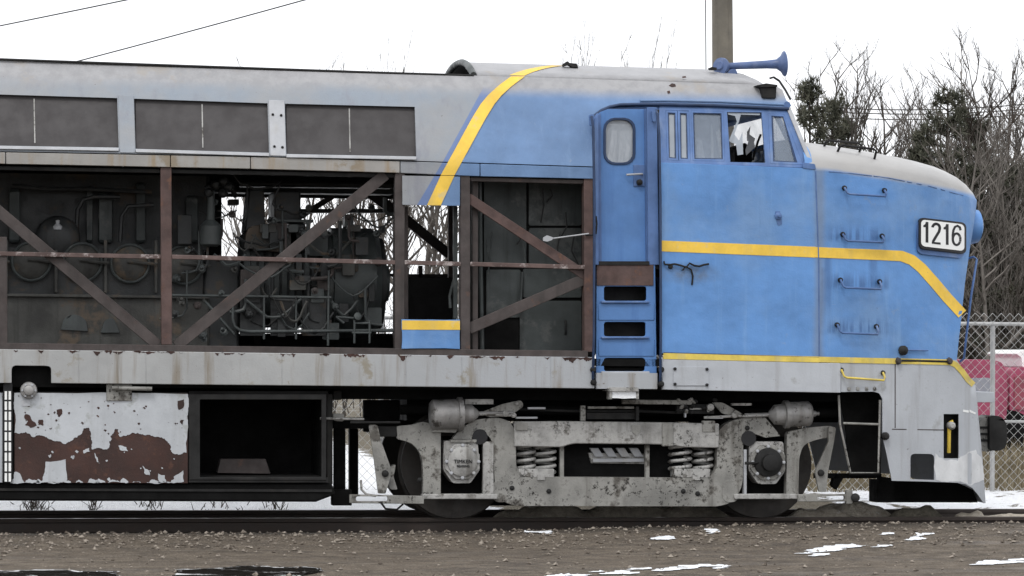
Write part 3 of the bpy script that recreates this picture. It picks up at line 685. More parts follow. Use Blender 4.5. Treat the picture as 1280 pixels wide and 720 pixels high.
lathe('lock_knob', P(799, 228, .125), (0, -1, 0), [(0, .03), (.03, .03), (.04, .015)], M_DARK, DR, 12)
plate('door_sill', rect(747, 326.5, 812, 331.5), M_DARK, LOCO, .04, .14, bevel=.004)
tube('chain', [P(745, 270, -.01), P(746, 280, -.01), P(745, 292, -.01), P(740, 294, -.01), P(732, 294, -.01)], .009, M_DARK, LOCO, 6)
# steps
sp = plate('step_panel', [(746, 331), (819, 331), (821, 468), (745, 468)], M_DOOR, LOCO, .06, .02, [rrect(755, 358, 808, 376, 3), rrect(755, 402.5, 807, 420.5, 3), rrect(755, 447.5, 806, 464, 3)], bevel=.004)
plate('step_riser', rect(746, 331, 817, 357), M_RUST, sp, .05, .012, bevel=.004)
for y in (377, 421.5, 465): plate('step_tread', rect(752, y-.8, 812, y+1.6), M_LIGHT if y > 460 else M_FRAMEB, sp, .02, .28, bevel=.004)
for y0_, y1_ in ((380, 400), (424, 445)): plate('step_riser', rect(748, y0_, 818, y1_), M_DOOR, sp, .05, .012, bevel=.006)
plate('step_back', rect(748, 335, 818, 470), M_DARK, LOCO, .32, .02)
plate('step_foot', rect(745, 466, 822, 486, .005), M_SILL, LOCO, -.015, .05, bevel=.005)
plate('stirrup_step', rect(760, 484, 798, 489, .005), M_TRUCK2, LOCO, -.03, .28, bevel=.004)
plate('stirrup_snow', rag(rect(765, 488.5, 796, 497.5), 1.2, 2, 9), M_SNOW, LOCO, .0, .12)
for x in (763.5, 797): plate('stirrup_side', rect(x-1.5, 486, x+1.5, 499), M_TRUCK2, LOCO, -.01, .14)
# vertical grab rails at the door
for a in ([(739.5, 146, .0), (739.5, 146, -.06), (741.5, 160, -.07), (743, 250, -.07), (742.5, 420, -.07), (741, 472, -.05), (741.5, 476, -.0)],
          [(820, 138, .06), (822, 142, -.05), (824, 170, -.07), (825.5, 250, -.07), (826, 420, -.07), (825.5, 470, -.06), (825, 478, -.0)]):
    h = tube('door_grab_rail', [P(*q) for q in a], .013, M_NAVY, LOCO)
for x, y in ((741, 462), (741.5, 478), (826, 462), (826, 480)):
    lathe('rail_bracket', P(x, y, -.02), (0, -1, 0), [(0, .03), (.03, .03), (.05, .015)], M_DARK, LOCO, 8)
for x, y in ((740, 148), (818, 143)):
    plate('door_hinge_lug', roundp([(x-3, y-5, 2), (x+3, y-5, 2), (x+2, y+9, 2), (x-2, y+9, 2)]), M_FRAMEB, LOCO, .0, .05)
# windscreen: raked pillar, panes, centre post
A = P(984, 131, .25); B = P(1015, 209, .02)
pil = band([(984.5, 131), (1016, 209)], 5)
for mir in (False, True): plate('windscreen_pillar', pil, M_LIGHT, LOCO, YH(-.012), .05, [], [], [150, 170, 190], mirror=mir, bevel=.005)
A2 = Vector((A.x+.22, 1.53, A.z+.04)); B2 = Vector((B.x+.30, 1.53, B.z+.14))
for mir in (False, True):
    q = [A+Vector((.02, .04, 0)), B+Vector((.02, .04, 0)), B2, A2]
    if mir: q = [Vector((v.x, 3.06-v.y, v.z)) for v in q]
    from_vf('windscreen', q, [(0, 1, 2, 3)], M_GLASSC, LOCO, 0)
tube('centre_post', [A2, B2], .03, M_FRAMEB, LOCO)
tube('windscreen_header', [A, A2, Vector((A.x, 3.06-A.y, A.z))], .035, M_FRAMEB, LOCO)
tube('windscreen_sill', [B+Vector((-.02, .06, 0)), B2, Vector((B.x, 3.0-B.y, B.z))], .035, M_BLUE, LOCO)
plate('pillar_foot', roundp([(1004, 203, 2), (1019, 205, 2), (1020, 212, 2), (1003, 210, 2)]), M_FRAMEB, LOCO, -.01, .05, bevel=.004)
# ------------------------------------------------------------------ nose
yn = clampf(lin([(1000, 0), (1019, 0), (1060, .045), (1100, .13), (1140, .25), (1180, .42), (1200, .53), (1212, .64), (1222, .80), (1240, 1.0)]), 1000, 1240)
YN = lambda off=0.0: (lambda px, py: yn(px)+off)
crease = lin([(1019, 212), (1060, 215), (1110, 221), (1160, 231), (1205, 243.5), (1221, 251)])
ctop = lin([(1010, 177.5), (1030, 180), (1060, 184), (1100, 190), (1150, 198.5), (1185, 208), (1203, 218), (1214, 228), (1219, 238), (1221, 249)])
nb = lin([(1019, 445.5), (1110, 448.5), (1196, 450)])
edge_pts = [(1221, 251), (1220, 262), (1216.5, 285), (1211, 320), (1206, 355), (1202, 395), (1198.5, 425), (1196, 450)]
NXs = [1006, 1012, 1019, 1030, 1045, 1060, 1080, 1100, 1120, 1140, 1160, 1180, 1192, 1203, 1212, 1218, 1221]
no = [(x, crease(x)) for x in NXs[2:]]+edge_pts[1:]+[(x, nb(x)) for x in (1160, 1110, 1060, 1022)]
for mir in (False, True):
    plate('nose_side', no, M_BLUE, LOCO, YN(), .02, [], NXs[3:-1]+list(range(1190, 1221, 3)), [280, 320, 360, 400], mirror=mir, smooth=50)
vs = []; fcs = []; NR = 20
for x in NXs:
    a = P(x, crease(x), yn(x)); zt_ = P(x, ctop(x), 1.1).z; zt_ = max(zt_, a.z+.003)
    for i in range(NR+1):
        th = math.pi*i/NR; cth = math.cos(th); sth = math.sin(th)
        yy = 1.53-(1.53-a.y)*math.copysign(abs(cth)**.62, cth); zz = a.z+(zt_-a.z)*abs(sth)**.75
        vs.append((a.x, yy, zz))
for j in range(len(NXs)-1):
    for i in range(NR):
        q = j*(NR+1)+i; fcs.append((q, q+1, q+NR+2, q+NR+1))
from_vf('nose_top', vs, fcs, M_BLUE, LOCO, 60)
def front(name, pts, mat, prow=.10):
    v = []; f = []
    for x, y in pts:
        a = P(x, y, yn(x)); v += [a, Vector((a.x+prow, 1.53, a.z)), Vector((a.x, 3.06-a.y, a.z))]
    for i in range(len(pts)-1):
        for k in range(2): f.append((3*i+k, 3*i+k+1, 3*i+k+4, 3*i+k+3))
    return from_vf(name, v, f, mat, LOCO, 0)
front('nose_front', edge_pts, M_BLUE)
tube('nose_seam', [P(1019.5, 214, -.002), P(1023.5, 330, -.002), P(1024, 446, -.002)], .006, M_FRAMEB, LOCO, 6)
# cab stripe, straight along the side, dropping at the nose
stripe('cab_stripe', [(824.5, 307.3), (920, 311.2), (1019, 315.2)], 13.5, -.004, M_YEL)
stripe('cab_stripe', [(1019, 315.2), (1060, 317), (1100, 318.6), (1127, 320), (1140, 325), (1152, 335), (1168, 353), (1184, 372), (1203, 392.5)], 13, YN(-.006), M_YEL)
stripe('sill_stripe', [(829, 445), (920, 447), (1024, 449.3)], 7.5, -.012, M_YELD)
stripe('sill_stripe', [(1024, 449.3), (1100, 451), (1170, 452.3), (1188, 453), (1195, 456), (1203, 464.5), (1210.5, 475), (1217, 481)], 7, YN(-.02), M_YELD)
tube('stripe_edge', [P(830, 441, -.006), P(1024, 446.5, -.006)], .007, M_NAVY, LOCO, 6)
# number board
NBD = plate('number_board', rrect(1149, 271.5, 1208, 311, 6, 4, .115), M_INK, LOCO, YN(-.06), .05, [], [1160, 1170, 1180, 1190, 1200], bevel=.004)
plate('board_rim', rrect(1146.5, 275, 1205, 317, 7, 4, .105), M_FRAMEB, NBD, YN(-.03), .03, [], [1160, 1170, 1180, 1190, 1200])
plate('board_face', rrect(1151.5, 274.3, 1205.5, 307.6, 5, 4, .115), M_PLATEW, NBD, YN(-.064), .005, [], [1160, 1170, 1180, 1190, 1200])
def stroke(line, wpx): return band(line, wpx)
def arc(cx, cy, rx, ry, a0, a1, n=10): return [(cx+rx*math.cos(math.radians(a0+(a1-a0)*i/n)), cy+ry*math.sin(math.radians(a0+(a1-a0)*i/n))) for i in range(n+1)]
def digit(polys, nm='digit'):
    for k, q in enumerate(polys): plate(nm, q, M_INK, NBD, YN(-.0665-.0004*k), .002)
def d1(x, y): digit([[(x+3.4, y), (x+6.5, y+.3), (x+6.5, y+26.2), (x+3.1, y+25.8), (x+3.1, y+6.8), (x+.3, y+6.6), (x+.3, y+4.4), (x+2.6, y+3)]])
d1(1154, 277.2); d1(1179.3, 280)
x, y = 1164.8, 278.6
digit([band(arc(x+5.4, y+6.4, 4.6, 5.2, 190, 370, 12)+[(x+9, y+11), (x+5, y+17.5), (x+2, y+22.5), (x+1.6, y+25.2)], 3.3), [(x+.2, y+23.6), (x+11, y+24.6), (x+11, y+27.2), (x+.2, y+26.0)]])
x, y = 1189.8, 281
digit([band(arc(x+6, y+18, 4.7, 7.2, 0, 360, 22), 2.9), band([(x+11, y+6.8), (x+10, y+3), (x+7, y+1.2), (x+4, y+2.6), (x+2, y+7), (x+1.3, y+13), (x+1.35, y+18)], 2.9)])
# handholds on the nose
def handhold(x0, y0, x1, y1, drop, Yf, mat=M_FRAMEB, name='handhold', r=.011):
    h = tube(name, [P(x0, y0, Yf(x0, y0)), P(x0+1, y0, Yf(x0, y0)-.06), P(x0+4, y0+drop*.8, Yf(x0, y0)-.07), P(x0+7, y0+drop, Yf(x0, y0)-.07), P(x1+2, y1+drop, Yf(x1, y1)-.07), P(x1+3, y1+drop*.6, Yf(x1, y1)-.07), P(x1+1, y1, Yf(x1, y1)-.06), P(x1, y1, Yf(x1, y1))], r, mat, LOCO)
    for x, y in ((x0, y0), (x1, y1)):
        lathe('handhold_foot', P(x, y, Yf(x, y)), (0, -1, 0), [(0, .026), (.02, .026), (.05, .018), (.06, .008)], M_DARK, h, 8)
for a in ((1055, 235, 1105, 238, 7.5), (1053, 293, 1102, 295, 8), (1050, 350, 1099, 352, 9.5), (1046, 406, 1095, 408, 10)): handhold(*a, YN())
handhold(1051, 462.5, 1103, 466, 9.5, YN(), M_YELD)
for a in ((1028, 184, 1074, 187.5, .36), (1045, 190, 1093, 195, .22)):
    pa, pb = P(a[0], a[1]+2.5, a[4]), P(a[2], a[3]+2.5, a[4]); pa.z += .02; pb.z += .02; za, zb_ = pa.z+.075, pb.z+.075
    g = tube('nose_grab_iron', [pa-Vector((0, 0, .03)), Vector((pa.x+.02, pa.y-.06, za-.03)), Vector((pa.x+.05, pa.y-.06, za-.01)), Vector((pb.x-.03, pb.y-.06, zb_-.01)), Vector((pb.x, pb.y-.06, zb_-.03)), pb-Vector((0, 0, .03))], .012, M_DARK, LOCO)
for xa_, xb_ in ((1036, 1090), (1092, 1131), (1134, 1140), (1146, 1152), (1160, 1171), (1176, 1181), (1187, 1204)):
    tube('rain_strip', [P(x, crease(x)+1.2, yn(x)-.002) for x in (xa_, (xa_+xb_)/2, xb_)], .0045, M_FRAMEB, LOCO, 5)
# fittings on the cab side
tube('broken_latch', [P(830, 327, -.01), P(831, 330.5, -.03), P(838, 331, -.03), P(843, 330, -.03), P(850, 331.5, -.03), P(858, 334, -.03), P(862, 329, -.03), P(868, 332, -.03), P(874, 333, -.03), P(880, 331, -.03), P(886, 330, -.02)], .010, M_DARK, LOCO, 6)
tube('broken_latch', [P(853, 338, -.02), P(857, 333, -.02), P(864, 337, -.02), P(866, 345, -.01), P(865, 356, -.005)], .009, M_DARK, LOCO, 6)
lathe('latch_boss', P(838, 333.5, 0), (0, -1, 0), [(0, .025), (.03, .02), (.04, 0)], M_DARK, LOCO, 8)
lathe('flag_bracket', P(972.5, 270, 0), (0, -1, 0), [(0, .035), (.02, .035), (.03, .012), (.05, .012)], M_FRAMEB, LOCO, 12)
plate('flag_bracket_tab', roundp([(969, 264, 1), (975, 264, 1), (978, 280, 2), (972, 282, 2)]), M_FRAMEB, LOCO, -.006, .006)
tube('uncoupling_rod', [P(1122, 450.5, yn(1122)-.03), P(1190, 452, yn(1190)-.03)], .012, M_DARK, LOCO, 6)
for x in (1122, 1186): lathe('rod_bracket', P(x, 451.3, yn(x)), (0, -1, 0), [(0, .04), (.03, .035), (.06, .02)], M_RUSTD, LOCO, 8)
lathe('step_lamp', P(1128, 438, yn(1128)), (0, -1, 0), [(0, .05), (.04, .05), (.07, .02), (.075, 0)], M_DARK, LOCO, 10)
tube('lamp_rod', [P(1130, 437.5, yn(1130)-.03), P(1160, 438, yn(1160)-.03)], .008, M_FRAMEB, LOCO, 6)
# headlight bulge and front grab iron
bm = bmesh.new(); bm_lathe(bm, (0, 0, 0), (1, 0, 0), [(-.12, .2), (0, .21), (.07, .19), (.10, .12), (.11, 0)], 24)
for v in bm.verts: v.co = Vector((v.co.x, v.co.y, v.co.z*.9))+P(1213, 283, 1.1)
from_bm('headlight_housing', bm, M_BLUE, LOCO, 50)
tube('front_grab_iron', [P(1210, 323, .9), P(1217, 321, .85), P(1221, 324, .85), P(1214, 370, .85), P(1208, 420, .85), P(1205, 448, .85), P(1200, 452, .9)], .012, M_FRAMEB, LOCO)

# ------------------------------------------------------------------ skirt and pilot
plate('cab_sill', [(828, 449), (920, 451), (1024, 453.5), (1051, 454), (1051, 491), (850, 487.5), (828, 487)], M_SKIRT, LOCO, -.01, .05, [], [1019, 1035], bevel=.005)
cp = plate('jacking_plate', rrect(842, 458.5, 886, 482, 2), M_SKIRT, LOCO, -.02, .01, bevel=.003)
for x, y in ((843.5, 461), (883.5, 461.5), (843.5, 480), (883.5, 481)):
    lathe('bolt', P(x, y, -.02), (0, -1, 0), [(0, .016), (.014, .016), (.018, .008)], M_INK, cp, 8)
pil_edge = [(1196, 450), (1204, 462), (1212, 473), (1219, 482), (1221.5, 500), (1222.5, 516), (1226, 550), (1229, 583), (1232, 629)]
po = [(1051, 453.5), (1110, 450.5), (1160, 451)]+pil_edge+[(1229.5, 629), (1223, 619), (1215.5, 610, ), (1207, 605.5), (1197, 603.5), (1160, 602), (1115, 601), (1108, 566), (1103, 545), (1103, 498), (1099, 491.5), (1092, 489.5), (1051, 490)]
# thin bits follow the same taper as the nose
plate('pilot_side', po, M_SKIRT, LOCO, YN(-.012), .02, [roundp([(1138, 599, 0), (1138, 567, 6), (1168, 567.5, 6), (1168, 600, 0)]), rect(1179.5, 517.5, 1198.5, 573)], list(range(1060, 1232, 8)), [470, 500, 530, 560], bevel=0, smooth=50)
plate('pilot_side', po, M_SKIRT, LOCO, YN(-.012), .02, [], list(range(1060, 1232, 8)), [500, 550], mirror=True, smooth=50)
front('pilot_front', pil_edge, M_SKIRT, .04)
plate('snow_smear', rag([(1200, 571), (1220, 562), (1227, 573), (1230, 600), (1214, 607), (1198, 602), (1170, 600), (1169, 566), (1180, 575), (1197, 576)], 2, 3, 3), M_CHALK, LOCO, YN(-.017), .004, [], list(range(1176, 1232, 8)))
for q in ([(1204, 512), (1211, 513), (1211, 516), (1204, 515)], [(1212, 512), (1220, 516), (1219, 518), (1212, 515)]): plate('chipped_paint', q, M_PLATEW, LOCO, YN(-.018), .004)
plate('coupling_recess', rect(1176, 514, 1201, 577), M_DARK, LOCO, YN(.15), .02)
hn = tube('air_hose_handle', [P(1186, 566, yn(1186)+.05), P(1186.5, 535, yn(1186)+.04), P(1188, 528, yn(1188)+.03), P(1191, 527, yn(1190)+.02)], .02, M_BRASS, LOCO)
lathe('hose_valve', P(1188, 532, yn(1188)+.04), (0, -1, 0), [(0, .045), (.05, .04), (.07, .02)], M_TRUCK2, LOCO, 10)
plate('pilot_joint', band([(1115, 536.5), (1180, 537.5)], 1.2), M_RUSTD, LOCO, YN(-.014), .004, [], [1130, 1150, 1165])
plate('pilot_joint', band([(1119, 452), (1119, 535)], 1.2), M_RUSTD, LOCO, YN(-.014), .004)
for x, y in ((1061, 486), (1072, 486), (1083, 486), (1093, 486)): lathe('rivet', P(x, y, yn(x)-.012), (0, -1, 0), [(0, .022), (.012, .018), (.018, 0)], M_TRUCK2, LOCO, 8)
lathe('marker_bolt', P(1106, 545, yn(1106)-.02), (0, -1, 0), [(-.02, .04), (.03, .04), (.05, .02)], M_DARK, LOCO, 10)
# dark tray frame behind the pilot
tr = plate('step_cage_back', [(1049, 492), (1101, 492), (1101, 594), (1062, 594), (1056, 530)], M_BLACK, LOCO, .45, .02)
for a in ([(1048.5, 494), (1050, 530), (1063, 591), (1098, 591), (1100, 500)], [(1054, 529), (1098, 530.5)]):
    tube('step_cage_bar', [P(x, y, .1) for x, y in a], .012, M_TRUCK, tr)
plate('pilot_back', [(1098, 595), (1118, 598), (1118, 628), (1096, 628)], M_BLACK, LOCO, .9, .05)
plate('snowplow_lower', [(1097, 600), (1196, 603), (1216, 612), (1222, 628), (1097, 628)], M_BLACK, LOCO, 1.2, .3)
# coupler
cz = P(1240, 542, 1.4)
CPL = plate('coupler', roundp([(1237, 519, 5), (1252, 520, 8), (1259, 530, 6), (1259, 556, 6), (1252, 564, 8), (1237, 563, 5)]), M_DARK, LOCO, 1.35, .36, bevel=.02)
plate('coupler_knuckle', roundp([(1224, 527, 4), (1232, 520, 4), (1240, 520, 2), (1240, 564, 2), (1231, 565, 5), (1224, 556, 4)]), M_TRUCK, CPL, 1.42, .25, bevel=.015)
for y in (533, 541, 549): plate('knuckle_rib', rect(1226, y, 1236, y+3), M_DARK, CPL, 1.40, .05)
plate('coupler_shank', rect(1150, 530, 1230, 556), M_DARK, CPL, 1.45, .2)
plate('buffer_beam', rect(1200, 490, 1243.5, 503), M_SKIRT, LOCO, 1.0, 1.06, bevel=.01)
# ------------------------------------------------------------------ roof fittings
HR = lathe('horn', P(905, 83, .85), (P(984, 79.5, .85)-P(905, 83, .85)), [(-.06, .04), (-.05, .055), (0, .055), (.02, .03), (.06, .034), (.45, .042), (.55, .05), (.60, .085), (.625, .125), (.635, .13), (.63, .10), (.6, .05)], M_HORN, LOCO, 24)
lathe('horn_diaphragm', P(902, 83, .85), (P(890, 78, .7)-P(902, 83, .85)), [(-.03, .08), (.0, .09), (.03, .085), (.04, .05), (.06, .04)], M_HORN, HR, 16)
plate('horn_bracket', roundp([(908, 108), (909, 92, 4), (913, 86, 3), (920, 86, 3), (922, 92, 2), (922, 108)]), M_HORN, HR, .80, .1, bevel=.01)
tube('horn_pipe', [P(905, 90, .8), P(903, 97, .8), P(912, 102, .75)], .015, M_HORN, HR)
ML = plate('marker_lamp', [(952, 108), (971, 108.5), (970, 123), (953, 122.5)], M_DARK, LOCO, .28, .16, bevel=.008)
plate('lamp_lid', [(946, 106.5), (958, 104), (972, 106), (972, 108.5), (951, 109)], M_DARK, ML, .26, .2, bevel=.004)
tube('roof_wire', [P(962, 98, .6), P(967, 96.5, .6), P(974, 101, .6), P(982, 113, .5), P(988, 124, .4)], .012, M_DARK, LOCO, 6)
for q in ([(706, 79), (710, 78.5), (712, 80.5), (720, 81), (722, 84), (716, 84.5), (711, 82.8), (705, 82.5)],):
    p0 = P(713, 81, 1.0)
plate('roof_scrap', [(704, 80), (709, 76.5), (712, 78.5), (721, 79.5), (723, 84.5), (716, 84), (711, 81), (705, 83)], M_DARK, LOCO, .78, .08)
for q in ([(886, 85), (890, 83.5), (896, 84.5), (896, 87.5), (888, 87)],): plate('roof_scrap', q, M_DARK, LOCO, .72, .06)
for q in ([(836, 107), (840, 104), (844, 105), (845, 108), (840, 109)], [(834, 114), (837, 113), (838, 116), (835, 117)], [(853, 95.5), (857, 95), (858, 97), (853, 97.5)]):
    plate('paint_chip', q, M_RUSTP, LOCO, YH(-.004), .006)

# ------------------------------------------------------------------ battery box, tank and gear between the trucks
BXB = empty('battery_box', P(130, 604, .3), LOCO)
rp = plate('rusty_panel', rect(18, 491, 235, 603.5, .003), M_RUSTP, BXB, .06, .06, bevel=.004)
bl = [(18, 491), (235, 492.5), (234, 520), (233, 566), (217, 567), (213, 556), (208, 551), (195, 546), (180, 544), (165, 541), (150, 546), (148, 537), (144, 535), (138, 545), (137, 554), (134, 562), (115, 562), (113, 545), (111, 535), (104, 538), (92, 548), (82, 555), (61, 549), (55, 545), (40, 546), (30, 541), (18, 541)]
plate('white_paint', rag(bl, 2.4, 4, 4), M_WHITE, rp, .056, .003)
for k, q in enumerate(([(57, 577), (82, 574), (84, 600), (78, 603), (52, 603), (56, 590)], [(148, 557), (158, 559), (160, 564), (151, 563)], [(178, 582), (186, 588), (187, 594), (180, 591)], [(198, 592), (206, 594), (208, 602), (199, 602)], [(217, 596), (229, 588), (230, 602), (216, 603)], [(104, 563), (111, 560), (113, 564), (105, 567)], [(60, 569), (64, 568), (63, 572)], [(118, 566), (122, 572), (124, 580), (121, 577)], [(18, 590), (25, 592), (28, 603), (18, 603)])):
    plate('white_paint', rag(q, 1.2, 2, 20+k), M_WHITE, rp, .056, .003)
for k, q in enumerate(([(32, 517), (37, 519), (42, 527), (46, 532), (38, 535), (31, 531), (35, 527), (30, 521)], [(71, 512), (77, 511), (78, 517), (73, 521), (71, 518)], [(222, 501), (230, 499), (229, 510), (223, 512)], [(225, 526), (230, 525), (228, 531)], [(48, 525), (54, 525), (54, 532), (48, 531)])):
    plate('rust_chip', rag(q, 1.0, 2, 40+k), M_RUSTP, rp, .0535, .002)
plate('box_body', rect(XL, 489, 235, 604, .003), M_DARK, BXB, .14, .8)
plate('rear_panel', rect(XL, 491, 3, 603), M_SKIRT, BXB, .06, .05)
sg = plate('sight_glass', rrect(4, 478, 15.5, 603, 3), M_INK, BXB, .03, .02, bevel=.003)
for i in range(9):
    y0 = 489+i*12.8
    for x in (5.8, 10.8): plate('glass_segment', rect(x, y0, x+3.0, y0+10.6), M_PLATEW, sg, .024, .006)
fl = lathe('filler_cap', P(36, 488, .02), (0, -1, 0), [(-.06, .08), (.0, .08), (.015, .072), (.02, .05), (.05, .045), (.06, .03)], M_CYL, BXB, 20)
for i in range(6):
    a = i*math.pi/3; lathe('bolt', P(36, 488, .005)+Vector((.06*math.cos(a), 0, .06*math.sin(a))), (0, -1, 0), [(0, .012), (.015, .01)], M_LIGHT, fl, 6)
plate('bracket', rect(133, 480, 165, 501), M_TRUCK, BXB, .04, .06, bevel=.006)
tube('bracket_pipe', [P(140, 485, .0), P(190, 486, .0)], .02, M_TRUCK, BXB)
plate('label_plate', rect(27, 499.5, 38, 507.5), M_LIGHT, rp, .051, .004)
rw = random.Random(31)
for i in range(16):
    x = rw.uniform(22, 230); y = rw.uniform(555, 601); s = rw.uniform(.8, 2.6)
    plate('white_paint', rag([(x-s, y), (x, y-s*.8), (x+s, y), (x+s*.3, y+s)], .8, 2, 700+i), M_WHITE, rp, .0555, .002)
for i in range(14):
    x = 20+i*15.5+rw.uniform(-5, 5); w_ = rw.uniform(4, 10); hgt = rw.uniform(1.5, 6)
    plate('white_paint', rag([(x-w_, 603.4), (x-w_*.4, 603.4-hgt), (x+w_*.5, 603.4-hgt*.6), (x+w_, 603.4)], 1.5, 3, 760+i), M_WHITE, rp, .0555, .002)
for i in range(44):
    x = rw.uniform(22, 231); y = rw.uniform(495, 545); s = rw.uniform(.5, 1.9)*(1.7 if i % 9 == 0 else 1)
    plate('rust_chip', rag([(x-s, y), (x, y-s*.8), (x+s, y), (x+s*.3, y+s)], .8, 2, 800+i), M_RUSTP, rp, .0535, .002)
# open box
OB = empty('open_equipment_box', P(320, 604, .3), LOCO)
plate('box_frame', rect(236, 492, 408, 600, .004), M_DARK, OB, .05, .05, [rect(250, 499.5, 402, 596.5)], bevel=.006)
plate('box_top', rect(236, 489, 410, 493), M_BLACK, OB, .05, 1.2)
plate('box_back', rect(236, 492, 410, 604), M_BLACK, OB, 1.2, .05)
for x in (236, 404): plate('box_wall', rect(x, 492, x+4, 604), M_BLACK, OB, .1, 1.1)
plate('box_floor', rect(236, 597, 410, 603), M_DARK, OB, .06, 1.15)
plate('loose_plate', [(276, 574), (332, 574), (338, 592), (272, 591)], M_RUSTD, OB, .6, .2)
plate('lower_skirt', [(XL, 603.5), (415, 604.5), (420, 618), (395, 627.5), (XL, 625)], M_BLACK, LOCO, .10, 1.2, bevel=.02)
plate('skirt_bead', band([(XL, 611), (415, 613.5)], 3), M_DARK, LOCO, .085, .02)
# clutter behind the open box, seen against the light
for nm, q, yy, m in (('drain_pipe', rect(408, 492, 416, 606), .3, M_DARK), ('air_reservoir_bracket', rect(416, 488, 427, 500), .4, M_DARK), ('hanger', rect(416, 522, 462, 536), .8, M_BLACK), ('hanger', rect(418, 536, 432, 625), .8, M_BLACK), ('hanger', rect(437, 536, 448, 620), 1.6, M_BLACK), ('hanger', rect(455, 500, 500, 540), 1.0, M_BLACK), ('hanger', rect(415, 612, 440, 632), .5, M_BLACK)):
    plate(nm, q, m, LOCO, yy, .12, bevel=.01)
plate('pipe_elbow', roundp([(416, 517, 3), (430, 517, 3), (430, 527, 3), (417, 526, 4)]), M_TRUCK, LOCO, .3, .1, bevel=.01)
tube('air_pipe', [P(400, 523, .25), P(455, 524, .25)], .012, M_TRUCK2, LOCO)
tube('air_pipe', [P(451, 600, .3), P(452, 612, .3), P(458, 618, .3), P(470, 620, .3)], .012, M_TRUCK2, LOCO)
tube('air_pipe', [P(476, 628, .3), P(482, 636, .3), P(496, 637, .3), P(504, 630, .3)], .010, M_DARK, LOCO)

# ------------------------------------------------------------------ front bogie
YT = .30
fr = [(645, 560), (645, 585, 8), (655, 596, 8), (885, 597.5, 8), (896, 588, 8), (897, 545, 0), (898, 538, 10), (912, 526, 12), (935, 521), (955, 520, 4), (972, 540, 6), (975, 545), (957, 547), (940, 541, 8), (929, 548, 8), (929, 600, 10), (925, 615, 14), (912, 630, 12), (895, 633), (640, 632.5, 14), (622, 622, 12), (618, 600, 10), (617, 560), (613, 546, 6), (602, 540, 8), (590, 545, 5), (590, 549), (565, 549, 2), (576, 536, 6), (592, 525, 8), (622, 521, 10), (640, 528, 12), (645, 545)]
BG = plate('bogie', roundp(fr, 5), M_TRUCK, LOCO, YT, .12, bevel=.012)
tb = [(643, 527), (700, 526.5), (830, 528), (899, 529.5), (899, 560), (855, 559), (838, 556, 6), (818, 555.5, 5), (715, 554.5, 8), (703, 559, 5), (643, 558)]
plate('top_bar', roundp(tb), M_TRUCK2, BG, YT-.03, .1, bevel=.01)
plate('bolster_rib', rect(828, 529, 842, 558), M_TRUCK, BG, YT-.045, .05, bevel=.008)
plate('shield_emblem', roundp([(790, 531), (801, 531.5), (801, 540, 3), (795.5, 545, 1), (790, 540, 3)]), M_TRUCK, BG, YT-.04, .012, bevel=.004)
for x in (700, 807): plate('cross_rib', rect(x, 556, x+5, 598), M_TRUCK, BG, YT+.06, .06, bevel=.006)
plate('bogie_dark_core', rect(645, 530, 898, 600), M_BLACK, BG, .95, .3)
# pale ribbed block in the centre opening
bk = plate('brake_block', [(735, 566), (805, 567), (807, 580), (739, 579)], M_TRUCK2, BG, .48, .2, bevel=.004)
for i in range(4):
    x = 737+i*16.5; plate('block_rib', [(x, 560), (x+11, 560), (x+18, 571), (x+7, 571)], M_LIGHT, bk, .45, .04, bevel=.004)
plate('block_lip', [(741, 573.5), (805, 573), (806, 577.5), (741, 578)], M_LIGHT, bk, .44, .03, bevel=.004)
# left and right pedestal arms
la = [(496, 533, 2), (515, 531), (529, 527, 4), (551, 533), (551, 619), (529, 619), (529, 583, 6), (526, 566, 10), (514, 553, 10), (497, 549, 2)]
plate('pedestal_arm', roundp(la), M_TRUCK, BG, YT, .1, bevel=.01)
ra = [(984, 540, 3), (1005, 535), (1040, 532, 4), (1044, 546, 2), (1022, 549, 8), (1004, 556, 8), (999, 572, 6), (998, 619), (983, 619)]
plate('pedestal_arm', roundp(ra), M_TRUCK, BG, YT, .1, bevel=.01)
plate('pedestal_slide', rect(604, 552, 617, 620), M_TRUCK2, BG, YT-.01, .08, bevel=.008)
plate('pedestal_slide', rect(930, 562, 933.5, 618), M_LIGHT, BG, YT-.02, .08, bevel=.004)
for a, b in ((528, 622), (918, 1000)): plate('pedestal_tie', rect(a, 617.5, b, 624), M_TRUCK2, BG, YT-.03, .12, bevel=.008)
for x, y in ((600, 546), (936, 548)): lathe('frame_hole', P(x, y, YT-.012), (0, 1, 0), [(0, .075), (.02, .075)], M_INK, BG, 20)
for x, y in ((686, 614), (854, 614), (872, 617), (934, 535), (525, 600), (640, 610)): lathe('rivet', P(x, y, YT), (0, -1, 0), [(-.01, .026), (.01, .024), (.018, .012)], M_DARK, BG, 10)
for x in (628, 915): plate('weld_pad', rrect(x-12, 600, x+8, 628, 8), M_TRUCK, BG, YT-.008, .01, bevel=.004)
for x0_, x1_ in ((655, 685), (850, 880)): plate('spring_seat', rect(x0_-7, 586, x1_+8, 597), M_TRUCK2, BG, YT+.0, .2, bevel=.01)
for x0_ in (672, 866): plate('seat_clip', rect(x0_, 594, x0_+9, 600), M_TRUCK2, BG, YT-.02, .03)
# coil springs
for xc, rr in ((657, .085), (681, .10), (850, .105), (878, .095)):
    a = P(xc, 590, YT+.13); b = P(xc, 555, YT+.13); H = b.z-a.z
    bm = bmesh.new(); bm_tube(bm, [Vector((a.x+rr*math.cos(t*.35), a.y+rr*math.sin(t*.35), a.z+H*t/72)) for t in range(73)], .018, 7)
    from_bm('coil_spring', bm, M_TRUCK2, BG, 60)
